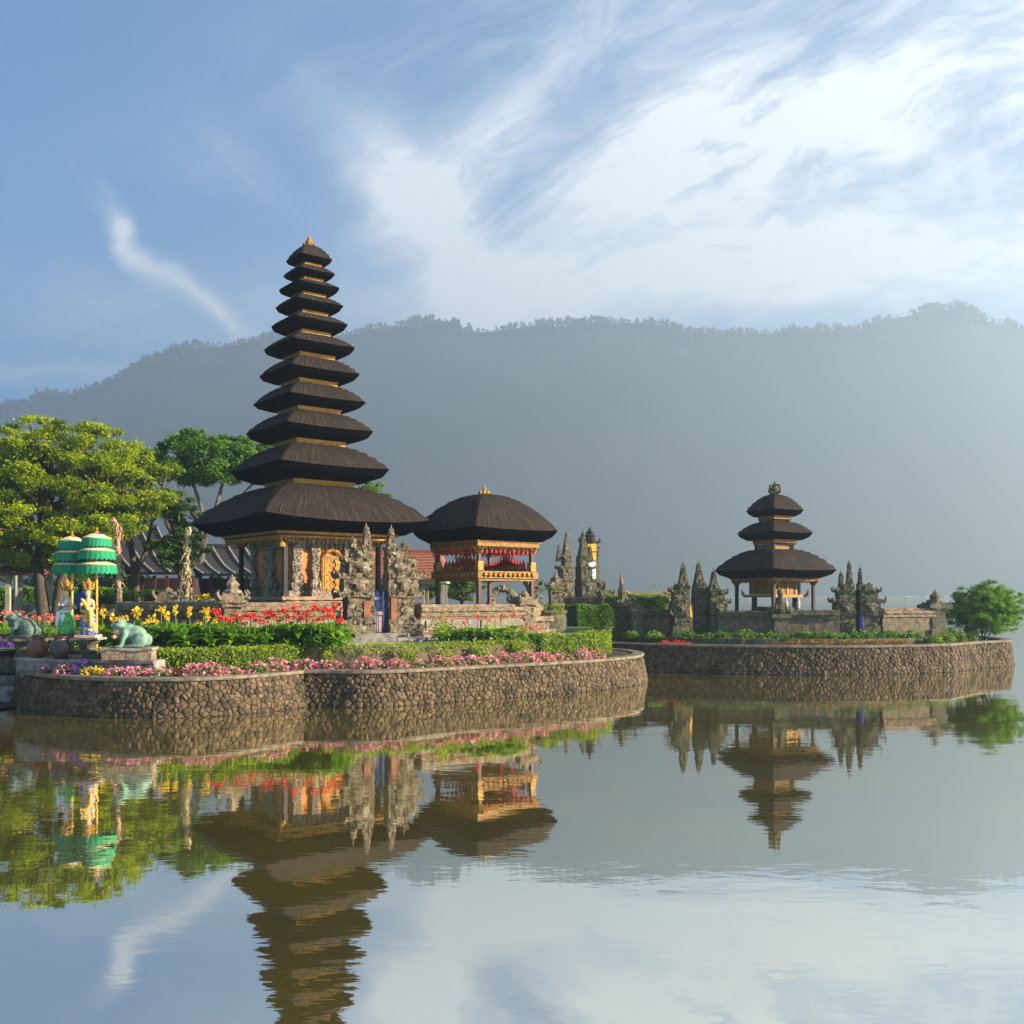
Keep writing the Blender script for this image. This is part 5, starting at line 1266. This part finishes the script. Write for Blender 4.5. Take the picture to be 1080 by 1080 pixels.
def pedestal(label, loc, kind):
    root = thing('statue_pedestal', label, 'pedestal', loc)
    if kind == 0:
        mb = MB(); mb.rough((0, 0, .44), (.55, .5, .05), .12, .006, .7); mb.build('table_top', concrete, root)
        for sx in (-1, 1):
            for sy in (-1, 1):
                mb = MB(); mb.box((sx*.22, sy*.2, .21), (.05, .05, .415)); mb.build('leg', concrete, root)
        mb = MB(); mb.box((0, 0, .50), (.42, .38, .06)); mb.build('painted_base', red_paint, root)
    else:
        mb = MB(); mb.rough((0, 0, .05), (.66, .6, .1), .12, .008); mb.lathe([(.2, .1), (.24, .16), (.15, .24), (.17, .30), (.26, .38), (.24, .42)], (0, 0, 0), 14); mb.build('lotus_foot', stone_moss, root)
        mb = MB(); mb.rough((0, 0, .445), (.62, .55, .05), .12, .006, .7); mb.build('slab', concrete, root)
        mb = MB(); mb.box((0, 0, .50), (.46, .42, .06)); mb.build('painted_base', mat('cream_base_paint', (.6, .5, .36), (.45, .2, .12), 10, .6), root)
pedestal('four legged stone table under the green robed statue', (P(70, 23.2).x, 23.2, 1.13), 0)
pedestal('dark lotus pedestal and slab under the blue robed statue', (P(93, 23.0).x, 23.0, 1.13), 1)
gcl = mat('green_fringe', (0.012, 0.23, 0.10), (0.006, 0.14, 0.06), 30, .8, .4, stretch=(1, 1, .2)); wcl = mat('white_parasol_cloth', (0.70, 0.68, 0.58), (0.55, 0.56, 0.48), 8, .85); pole_y = mat('yellow_pole', (0.62, 0.36, 0.04), (0.5, 0.26, 0.03), 8, .5)
def tedung(label, loc, R_, zt, zl):
    root = thing('ceremonial_umbrella', label, 'umbrella', loc)
    mb = MB(); mb.tube([(0, 0, 0), (0, 0, zt+.03)], .028, 8); mb.build('pole', pole_y, root)
    mb = MB(); mb.lathe([(.05, 0), (.06, .03), (.02, .07), (.035, .1), (0, .16)], (0, 0, zt), 8); mb.build('finial', gold, root)
    for r, z, h in zip(R_, zl, (.22, .23, .24)):
        n = 24; V = []; c = MB()
        for rr, zz in ((.03, h*1.08), (r*.5, h*.94), (r*.86, h*.72), (r, h*.56)):
            for i in range(n):
                a = 2*math.pi*i/n; q = rr*(1-.03*(i % 3 == 0)); V.append((q*math.cos(a), q*math.sin(a), z+zz))
        F = [[j*n+i, j*n+(i+1) % n, (j+1)*n+(i+1) % n, (j+1)*n+i] for j in range(3) for i in range(n)]
        c.raw(V, F); cn = c.build('canopy_tier', wcl, root)
        c = MB(); V = []
        for rr, zz in ((r*1.0, h*.57), (r*1.03, h*.26), (r*1.05, -.05)):
            for i in range(n*2): a = math.pi*i/n; V.append((rr*(1+.02*(i % 2))*math.cos(a), rr*(1+.02*(i % 2))*math.sin(a), z+zz-(0.045 if i % 2 and zz < 0 else 0)))
        F = [[j*n*2+i, j*n*2+(i+1) % (n*2), (j+1)*n*2+(i+1) % (n*2), (j+1)*n*2+i] for j in range(2) for i in range(n*2)]
        c.raw(V, F); c.build('fringe', gcl, cn)
        c = MB()
        for k in range(8): a = k*math.pi/4; c.tube([(.03*math.cos(a), .03*math.sin(a), z+h*1.10), (r*.5*math.cos(a), r*.5*math.sin(a), z+h*.965), (r*.99*math.cos(a), r*.99*math.sin(a), z+h*.58)], .009, 4)
        c.lathe([(r*.985, 0), (r*1.02, 0), (r*1.02, .02), (r*.985, .02)], (0, 0, z+h*.54), 24); c.build('gold_ribs', ylw, cn)
tedung('three tiered green fringed white umbrella, lower left one of the pair', P(76, 24.4, 1.2), (.30, .375, .41), zat(566.5, 24.4)-1.2, [zat(q, 24.4)-1.2 for q in (576.5, 589, 602)])
tedung('three tiered green fringed white umbrella, taller right one of the pair', P(102, 24.0, 1.2), (.32, .40, .43), zat(562.5, 24)-1.2, [zat(q, 24)-1.2 for q in (573.5, 587, 602)])

# ------------------------------------------------------------------ decorated bamboo poles
def penjor(label, loc, h, curve, m1, m2, rz=0):
    root = thing('bamboo_pole', label, 'decorated pole', loc, rz)
    pts = [(0, 0, 0), (0.02, 0, h*.35), (0, 0, h*.7), (curve*.3, 0, h*.88), (curve, 0, h*.97), (curve*1.6, 0, h*.95)]
    mb = MB(); mb.tube(pts, [.05, .045, .04, .035, .03, .02], 7); mb.build('pole', mat('bamboo', (.5, .4, .2), (.36, .28, .14), 8, .6), root)
    r = random.Random(int(h*100)); mb = MB(); pts = np.array(pts); zz = h*.22
    while zz < h*.97:
        x = np.interp(zz, pts[:5, 2], pts[:5, 0])+r.uniform(-.015, .015); w = r.uniform(.055, .13)*(1-.25*zz/h)
        mb.blob((x, 0, zz), (w*.8, w*.8, r.uniform(.05, .09)), r.random(), 7, .3)
        for q in range(r.randint(2, 5)):
            a = r.uniform(0, 6.3); l = r.uniform(.08, .2)*(1-.3*zz/h); mb.tube([(x, 0, zz+.04), (x+l*.8*math.cos(a), l*.8*math.sin(a), zz+r.uniform(-.02, .05)), (x+l*math.cos(a), l*math.sin(a), zz-r.uniform(.05, .16))], [.018, .02, .005], 4, r.random())
        zz += r.uniform(.06, .13)
    for t in np.linspace(0, 1, 7): mb.blob((pts[4, 0]*(1-t)+pts[5, 0]*t, 0, pts[4, 2]*(1-t)+pts[5, 2]*t), r.uniform(.04, .07), r.random(), 6, .3)
    mb.build('palm_leaf_ornament', m1, root)
    mb = MB(); mb.lathe([(.08, 0), (.12, .05), (.1, .45), (.07, .6)], (0, 0, h*.05), 8); mb.build('wrapped_cloth', m2, root)
straw = mat('dried_palm_leaf', (0.42, 0.33, 0.17), (0.28, 0.20, 0.10), 14, .9, .4, tintmix=.2); strawr = mat('reddish_palm_leaf', (0.34, 0.15, 0.09), (0.36, 0.25, 0.15), 10, .9, .4, tintmix=.2)
penjor('decorated bamboo pole with curved tip right of the umbrellas', P(125, 29.5, 2.05), zat(545, 29.5)-2.05, -.14, strawr, stone)
penjor('straw coloured decorated bamboo pole just left of the big tower eaves', P(197, 28.8, 1.6), zat(555, 28.8)-1.6, .05, straw, red_paint)
def shrine_pillar(label, loc, h, w, m):
    root = thing('stone_pedestal', label, 'pedestal', loc)
    mb = MB(); mb.rough((0, 0, h*.2), (w*1.3, w*1.3, h*.4), .12, .012); mb.rough((0, 0, h*.6), (w*.9, w*.9, h*.4), .12, .012); mb.build('shaft', m, root)
    mb = MB(); mb.rough((0, 0, h*.85), (w*1.5, w*1.5, h*.14), .12, .014); mb.rough((0, 0, h*.96), (w*1.1, w*1.1, h*.1), .12, .014); carve(mb, (0, 0, h*.85), (w*1.5, w*1.5, h*.2), 14, .07, ['y-', 'x-', 'x+']); mb.build('cap', m, root)
shrine_pillar('carved stone pedestal at the foot of the curved bamboo pole', P(124, 29.8, 1.2), 1.05, .62, stone)

# ================================================================== BACKGROUND BUILDINGS
tile = mat('brown_roof_tile', (0.24, 0.10, 0.055), (0.13, 0.055, 0.035), 8, .85, .8, stretch=(6, 6, 14)); tile_r = mat('red_roof_tile', (0.42, 0.15, 0.085), (0.27, 0.085, 0.05), 4, .8, .8, 12, stretch=(1.5, 1.5, 9)); cream = mat('cream_paint', (.40, .35, .26), (.3, .26, .19), 3, .8)
def hip_roof(w, d, z0, z1, ridge, oh=.0, th=.1):
    mb = MB(); a, b = w/2, d/2; r = ridge/2
    V = [(-a, -b, z0), (a, -b, z0), (a, b, z0), (-a, b, z0), (-r, 0, z1), (r, 0, z1)]
    V2 = [(x*.98, y*.98, z-th) for x, y, z in V]
    F = [[0, 1, 5, 4], [1, 2, 5], [2, 3, 4, 5], [3, 0, 4]]
    mb.raw(V+V2, F+[[j+6 for j in f][::-1] for f in F]+[[0, 6, 7, 1], [1, 7, 8, 2], [2, 8, 9, 3], [3, 9, 6, 0]])
    # tile courses
    for k in range(1, 9):
        t = k/9
        for A, B, C_, D in ((0, 1, 4, 5), (3, 0, 4, 4), (1, 2, 5, 5)):
            p = Vector(V[A]).lerp(Vector(V[C_]), t); q = Vector(V[B]).lerp(Vector(V[D]), t); mb.bar(p+Vector((0, 0, .012)), q+Vector((0, 0, .012)), .05, .03)
    for A, B in ((0, 4), (1, 5), (2, 5), (3, 4), (4, 5)): mb.bar(Vector(V[A])+Vector((0, 0, .03)), Vector(V[B])+Vector((0, 0, .03)), .14, .1)
    return mb
def gazebo():
    Y = 42; c = P(31, Y); k = Y/1080
    root = thing('garden_gazebo', 'small gazebo with brown tiled pyramid roof and white posts at the left edge', 'gazebo', (c.x, c.y, GZ), R(4))
    hip_roof(1.95, 1.95, zat(604, Y)-GZ, zat(586, Y)-GZ, .1).build('tiled_roof', tile, root)
    for sx in (-1, 1):
        for sy in (-1, 1):
            mb = MB(); mb.box((sx*.6, sy*.6, (zat(604, Y)-GZ)/2), (.17, .17, zat(604, Y)-GZ)); mb.build('post', cream, root)
    mb = MB(); mb.box((0, 0, zat(605, Y)-GZ), (1.5, 1.5, .1)); mb.build('eaves_beam', cream, root)
    mb = MB(); mb.box((0, .6, .55), (1.0, .08, .9)); mb.box((.6, 0, .45), (.08, 1.0, .7)); mb.build('parapet', concrete, root)
gazebo()
def long_hall():
    root = thing('long_hall', 'long dark hall with grey ribbed roofs and white ridge lines behind the garden', 'hall', (0, 0, 0))
    slate = mat('grey_ribbed_roof', (0.062, 0.058, 0.066), (0.035, 0.033, 0.04), 3, .75, .5, 20, stretch=(12, 2, 2)); wl_ = mat('white_ridge_tile', (.30, .285, .27), (.15, .14, .135), 9, .8)
    def roof(px0, px1, Y0, ytop, ybot, sag, shift, nr):
        # eave nearer than ridge; concave slope
        Y1 = Y0+2.4; n = 24; m = 8; mb = MB(); V = []
        za, zb = zat(ytop, Y1), zat(ybot, Y0)
        for j in range(m+1):
            t = j/m; zz = zb+(za-zb)*(t-.16*math.sin(t*math.pi)); Yq = Y0+(Y1-Y0)*t
            for i in range(n+1):
                px = px0+(px1-px0)*i/n+shift*(1-t); V.append(((px-540)/1080*Yq, Yq, zz))
        V2 = [(x, y+.05, z-.1) for x, y, z in V]; w = n+1
        F = [[j*w+i, j*w+i+1, (j+1)*w+i+1, (j+1)*w+i] for j in range(m) for i in range(n)]
        back = [(V[m*w][0], Y1+2.4, zb), (V[m*w+n][0], Y1+2.4, zb)]
        mb.raw(V, F); mb.raw(V2, [f[::-1] for f in F]); mb.raw([V[m*w], V[m*w+n], back[1], back[0]], [[0, 1, 2, 3]])
        mb.raw([V[i] for i in range(w)]+[V2[i] for i in range(w)], [[i, w+i, w+i+1, i+1] for i in range(n)])
        o = mb.build('roof', slate, root)
        rb = MB()
        for q in range(nr):
            i = int(round(q*n/(nr-1)));
            for j in range(m):
                a, b = Vector(V[j*w+i]), Vector(V[(j+1)*w+i])
                for s_ in range(3): rb.bar(a.lerp(b, s_/3+.03)+Vector((0, -.03, .04)), a.lerp(b, s_/3+.25)+Vector((0, -.03, .04)), .075, .05)
        rb.build('ridge_tiles', wl_, o)
        rd = MB(); rd.bar(Vector(V[m*w])+Vector((0, 0, .06)), Vector(V[m*w+n])+Vector((0, 0, .06)), .18, .16); rd.build('ridge_beam', slate, o)
    roof(112, 166, 44, 557, 603.5, 0, 32, 4)
    roof(190, 292, 45.6, 577, 605, 0, 24, 7)
    wood = mat('dark_hall_wall', (0.055, 0.03, 0.025), (0.03, 0.018, 0.016), 4, .8)
    for a, b, Y in ((140, 205, 45.2), (206, 300, 46.6)):
        p, q = P(a, Y), P(b, Y); mb = MB(); mb.box(((p.x+q.x)/2, Y+.9, (GZ+3.35)/2), (q.x-p.x, 1.8, 3.35-GZ)); mb.build('wall', wood, root)
        for i in range(6):
            mb = MB(); x = p.x+(q.x-p.x)*i/5; mb.box((x, Y-.35, 2.35), (.13, .13, 2.2)); mb.build('post', red_wood, root)
    mb = MB(); p, q = P(190, 44.6), P(262, 44.6)
    mb.box(((p.x+q.x)/2, 44.6, 2.05), (q.x-p.x, .12, .8)); mb.build('blue_panel', mat('pale_blue_paint', (.18, .38, .52), (.10, .25, .42), 3, .7), root)
long_hall()
def red_house():
    Y = 43; k = Y/1080; a, b = P(384, Y), P(474, Y); w = b.x-a.x
    root = thing('red_roof_house', 'low open building with a red tiled roof and cream eaves behind the split gate', 'house', ((a.x+b.x)/2, Y, GZ))
    z0, z1 = zat(610, Y)-GZ, zat(583, Y+1.3)-GZ
    hip_roof(w, 2.6, z0, z1, w*.74).build('tiled_roof', tile_r, root)
    mb = MB(); mb.box((0, 0, z0-.15), (w*.97, 2.4, .14)); mb.build('cream_eaves', cream, root)
    for i in range(5):
        for sy in (-1, 1):
            mb = MB(); mb.box((-w*.44+w*.88*i/4, sy*1.0, (z0-.22)/2), (.11, .11, z0-.22)); mb.build('post', cream, root)
    mb = MB(); mb.box((0, 1.1, .5), (w*.9, .1, 1.0)); mb.box((-w*.2, .6, .9), (w*.3, .9, 1.8)); mb.build('inner_wall', mat('ochre_wall', (.42, .24, .09), (.3, .17, .07), 3, .85), root)
red_house()
def arch():
    root = thing('stone_arch', 'rough rounded stone arch seen through the pavilion posts', 'arch', P(530, 42, GZ), R(5))
    mb = MB(); r = random.Random(5)
    for i in range(34):
        t = i/33; a = math.pi*t
        if t < .28: p = (-.48, 0, t/.28*1.0)
        elif t > .72: p = (.48, 0, (1-t)/.28*1.0)
        else: q = (t-.28)/.44*math.pi; p = (-.48*math.cos(q), 0, 1.0+.62*math.sin(q))
        mb.blob(p, (r.uniform(.13, .2), .18, r.uniform(.12, .17)), r.random(), 7, .2)
    mb.build('stones', stone_warm, root)
    tag(root)
arch()
FAR = [(.5, .95, .9, 'p'), (.5, .8, .75, 'b'), (.14, .95, .85, 'c'), (.45, .78, .7, 'n'), (.12, .92, .8, 'c'), (.4, .6, .6, 'b'), (.1, .72, .66, 'c'), (.35, .45, .45, 'b'), (.1, .52, .5, 'c')]
def sc_prof(p, s, ws=1.0): return [(h*s, w*s*ws, d*s, k_) for h, w, d, k_ in p]
Yf = 56
candi_half('temple_gate_half', 'far slender carved gate half standing alone left of the yellow and white cloth', 'gate', P(602, Yf, GZ), R(20), -1, sc_prof(FAR, 1.32, .78), stone, (1.2, .40), [(.7, 3.2, .8, .3)], seed=21)
candi_half('temple_gate_half', 'far dark carved gate half beside the cloth wrapped tower', 'gate', P(610, Yf, GZ), R(20), 1, sc_prof(FAR, 1.32, .85), stone_moss, (1.25, .44), [(.7, 3.2, .8, .3)], seed=22)
def cloth_tower():
    c = P(622, Yf+.6, GZ); root = thing('shrine_tower', 'far tall shrine tower wrapped in yellow and white cloth with black top', 'shrine', c, R(20))
    z = lambda y: zat(y, Yf)-GZ
    mb = MB()
    for za, zb, w in ((0, z(632), 1.7), (z(632), z(612), 1.25), (z(612), z(571), .46)): mb.rough((0, 0, (za+zb)/2), (w, w, zb-za-.004), .2, .02)
    carve(mb, (0, 0, z(622)), (1.25, 1.25, 1.0), 60, .12, ['y-', 'x+', 'x-'])
    for q_, w_ in ((618, .7), (606, .6), (594, .52), (582, .44)): mb.rough((.34, .3, z(q_)), (w_, .5, .5), .15, .03); carve(mb, (.34, .3, z(q_)), (w_, .5, .5), 16, .09, ['y-', 'x+'])
    mb.build('stone_body', stone_moss, root)
    for ya, yb, m in ((581, 573, yel), (590.5, 582.5, yel), (612, 592, whi)):
        mb = MB(); mb.box((0, 0, (z(ya)+z(yb))/2), (.54 if m is yel else .51, .54 if m is yel else .51, z(yb)-z(ya))); mb.build('cloth_band', m, root)
    mb = MB(); mb.lathe([(.3, 0), (.42, .06), (.28, .14), (.36, .24), (.22, .34), (.3, .44), (.18, .54), (.24, .62), (.1, .74), (.05, .9), (0, .95)], (0, 0, z(573)), 8, wob=.12)
    for q in (-1, 1): mb.tube([(q*.4, 0, z(572)), (q*.62, 0, z(570)), (q*.6, 0, z(566))], [.09, .09, .03], 6)
    mb.build('black_crown', dark_wood, root)
cloth_tower()
def far_shrine(label, px, Y, h, w, m, seed):
    pillar(label, P(px, Y, GZ), R(15), h, w, m, True, 'stone_shrine', h*.3, seed)
far_shrine('far small stone shrine left of the lone carved gate half', 586, 54, 2.0, .5, stone, 31)
far_shrine('far small stone shrine just right of the cloth wrapped tower', 638, 54, 1.6, .42, stone_moss, 32)
far_shrine('stone shrine close behind the fern planter', 562, 44, 2.0, .34, stone, 33)
compound_wall('far low brick wall at the foot of the cloth wrapped tower', P(596, 55), P(645, 54), GZ, 2.5, brick_red, False, stone)
def roof_house(name, label, c, w, d, h, rh, m, mr, cat='house'):
    root = thing(name, label, cat, c)
    mb = MB(); mb.box((0, 0, h/2), (w, d, h)); wl = mb.build('wall', m, root)
    mb = MB(); n = max(2, int(w/2.5))
    for i in range(n): mb.box((-w/2+(i+.5)*w/n, -d/2-.02, h*.5), (w/n*.4, .06, h*.4))
    mb.build('windows', dark_wood, wl)
    hip_roof(w*1.15, d*1.2, h, h+rh, w*.7).build('roof', mr, root)
roof_house('yellow_pavilion', 'low yellow walled building right of the far gate behind the hedge', P(647, 64, GZ), 2.2, 2, 1.15, .45, mat('yellow_wall', (.65, .42, .06), (.5, .32, .05), 3, .8), mat('pale_ochre_roof', (.4, .3, .14), (.3, .22, .1), 3, .8))
roof_house('yellow_pavilion', 'low yellow walled building behind the bright hedge near the three spires', P(677, 66, GZ), 4.2, 2, 1.15, .4, MT['yellow_wall'], MT['pale_ochre_roof'])
def stupa():
    root = thing('gilded_spire', 'small pale gold spire standing behind the hedge left of the small island', 'spire', P(655, 62, GZ))
    mb = MB(); mb.lathe([(.4, 0), (.36, .5), (.5, .6), (.3, .8), (.34, 1.1), (.18, 1.3), (.22, 1.7), (.1, 1.9), (.12, 2.2), (.05, 2.5), (0, 2.9)], (0, 0, 0), 10); mb.build('tower', gold_dull, root); 
    mb = MB(); mb.rough((0, 0, .15), (1.0, 1.0, .3), .2, .01); mb.build('base', stone, root)
stupa()
# the far shore
for i, (px, w) in enumerate(((610, 7), (645, 10), (668, 8), (716, 9), (960, 14), (978, 9), (1000, 12), (1035, 9))):
    roof_house('lakeside_house', 'tiny pale house on the far misty shore of the lake', P(px, 850+10*(i % 3), 0.2), w*.7, 5, 2.2, 1.3, mat('far_white_wall', (.5, .47, .42), (.4, .38, .35), 1, .8), MT['pale_ochre_roof'])
    COL.objects[-1]
for o in list(COL.objects):
    if o.name.startswith('lakeside_house'): o['group'] = 'houses on the far shore'
tree('misty_tree', 'pale round tree fading into the mist left of the three spires', P(690, 860, 0), [([(0, 0, 0), (0, 0, 4), (0, 0, 9)], .5, .2)], crown_clumps(71, 16, 0, 9.5, 7, 7, 6, (2, 3.4), .6), 1600, 1.3, leaf_mid, seed=71, lim=(.3, .1))
def far_shore():
    mb = MB(); n = 120; V = []
    for i in range(n):
        x = -1000+1790*i/(n-1); V += [(x, 835+14*math.sin(i*.9)+8*math.sin(i*2.3), -.5), (x, 850, 1.2), (x, 930, 4)]
    mb.raw(V, [[3*i+j, 3*i+3+j, 3*i+4+j, 3*i+1+j] for i in range(n-1) for j in (0, 1)]); struct(mb.build('far_shore', mat('shore_grass', (.09, .10, .05), (.05, .06, .03), .05, .95)))
far_shore()

# ------------------------------------------------------------------ a visitor behind the statues
def person():
    root = thing('person', 'dark haired person in a blue shirt standing behind the blue robed statue', 'person', P(86, 34, GZ), R(150))
    L = lambda a, b, r0, r1: (a, b, r0, r1)
    remesh([((0, -.01, 1.56), (.075, .09, .115)), ((0, -.1, 1.55), (.015, .025, .025)), L((0, 0, 1.47), (0, 0, 1.36), .052, .055), ((0, 0, 1.22), (.17, .11, .2)), ((0, 0, 1.0), (.15, .11, .16)), ((0, .0, .88), (.16, .12, .12)),
            L((-.19, 0, 1.34), (-.24, .02, 1.06), .052, .042), L((-.24, .02, 1.06), (-.23, -.08, .82), .04, .03), L((.19, 0, 1.34), (.24, .02, 1.06), .052, .042), L((.24, .02, 1.06), (.23, -.08, .82), .04, .03),
            L((-.09, 0, .86), (-.1, -.01, .47), .085, .06), L((-.1, -.01, .47), (-.1, .02, .08), .055, .04), L((.09, 0, .86), (.1, -.01, .47), .085, .06), L((.1, -.01, .47), (.1, .02, .08), .055, .04), ((-.1, -.06, .04), (.045, .12, .04)), ((.1, -.06, .04), (.045, .12, .04)),
            ((-.23, -.1, .75), (.03, .04, .08)), ((.23, -.1, .75), (.03, .04, .08)), ((-.078, 0, 1.55), (.012, .02, .03)), ((.078, 0, 1.55), (.012, .02, .03))], .02, 'body', mat('skin', (.42, .25, .16), (.36, .21, .13), 9, .6), root)
    remesh([((0, 0, 1.22), (.185, .125, .21)), ((0, 0, 1.0), (.165, .125, .17)), L((-.185, 0, 1.33), (-.235, .02, 1.1), .066, .058), L((.185, 0, 1.33), (.235, .02, 1.1), .066, .058)], .02, 'shirt', blu, root)
    remesh([((0, 0, .88), (.175, .135, .12)), L((-.09, 0, .84), (-.1, -.01, .47), .1, .075), L((-.1, -.01, .47), (-.1, .02, .12), .072, .06), L((.09, 0, .84), (.1, -.01, .47), .1, .075), L((.1, -.01, .47), (.1, .02, .12), .072, .06)], .02, 'trousers', dark_wood, root)
    remesh([((0, .02, 1.60), (.085, .095, .1)), ((0, .05, 1.52), (.08, .06, .12))], .018, 'hair', mat('black_hair', (.015, .012, .01), (.01, .008, .008), 9, .5), root)
person()
def post():
    mb = MB(); mb.tube([(0, 0, 0), (0, 0, 3.0), (0, 0, 3.05)], [.09, .09, .05], 10); tag(mb.build('plain_post', cream, loc=P(17, 46, GZ)), 'plain pale post standing behind the tiled gazebo', 'post')  # a bare post that carries no lamp
post()
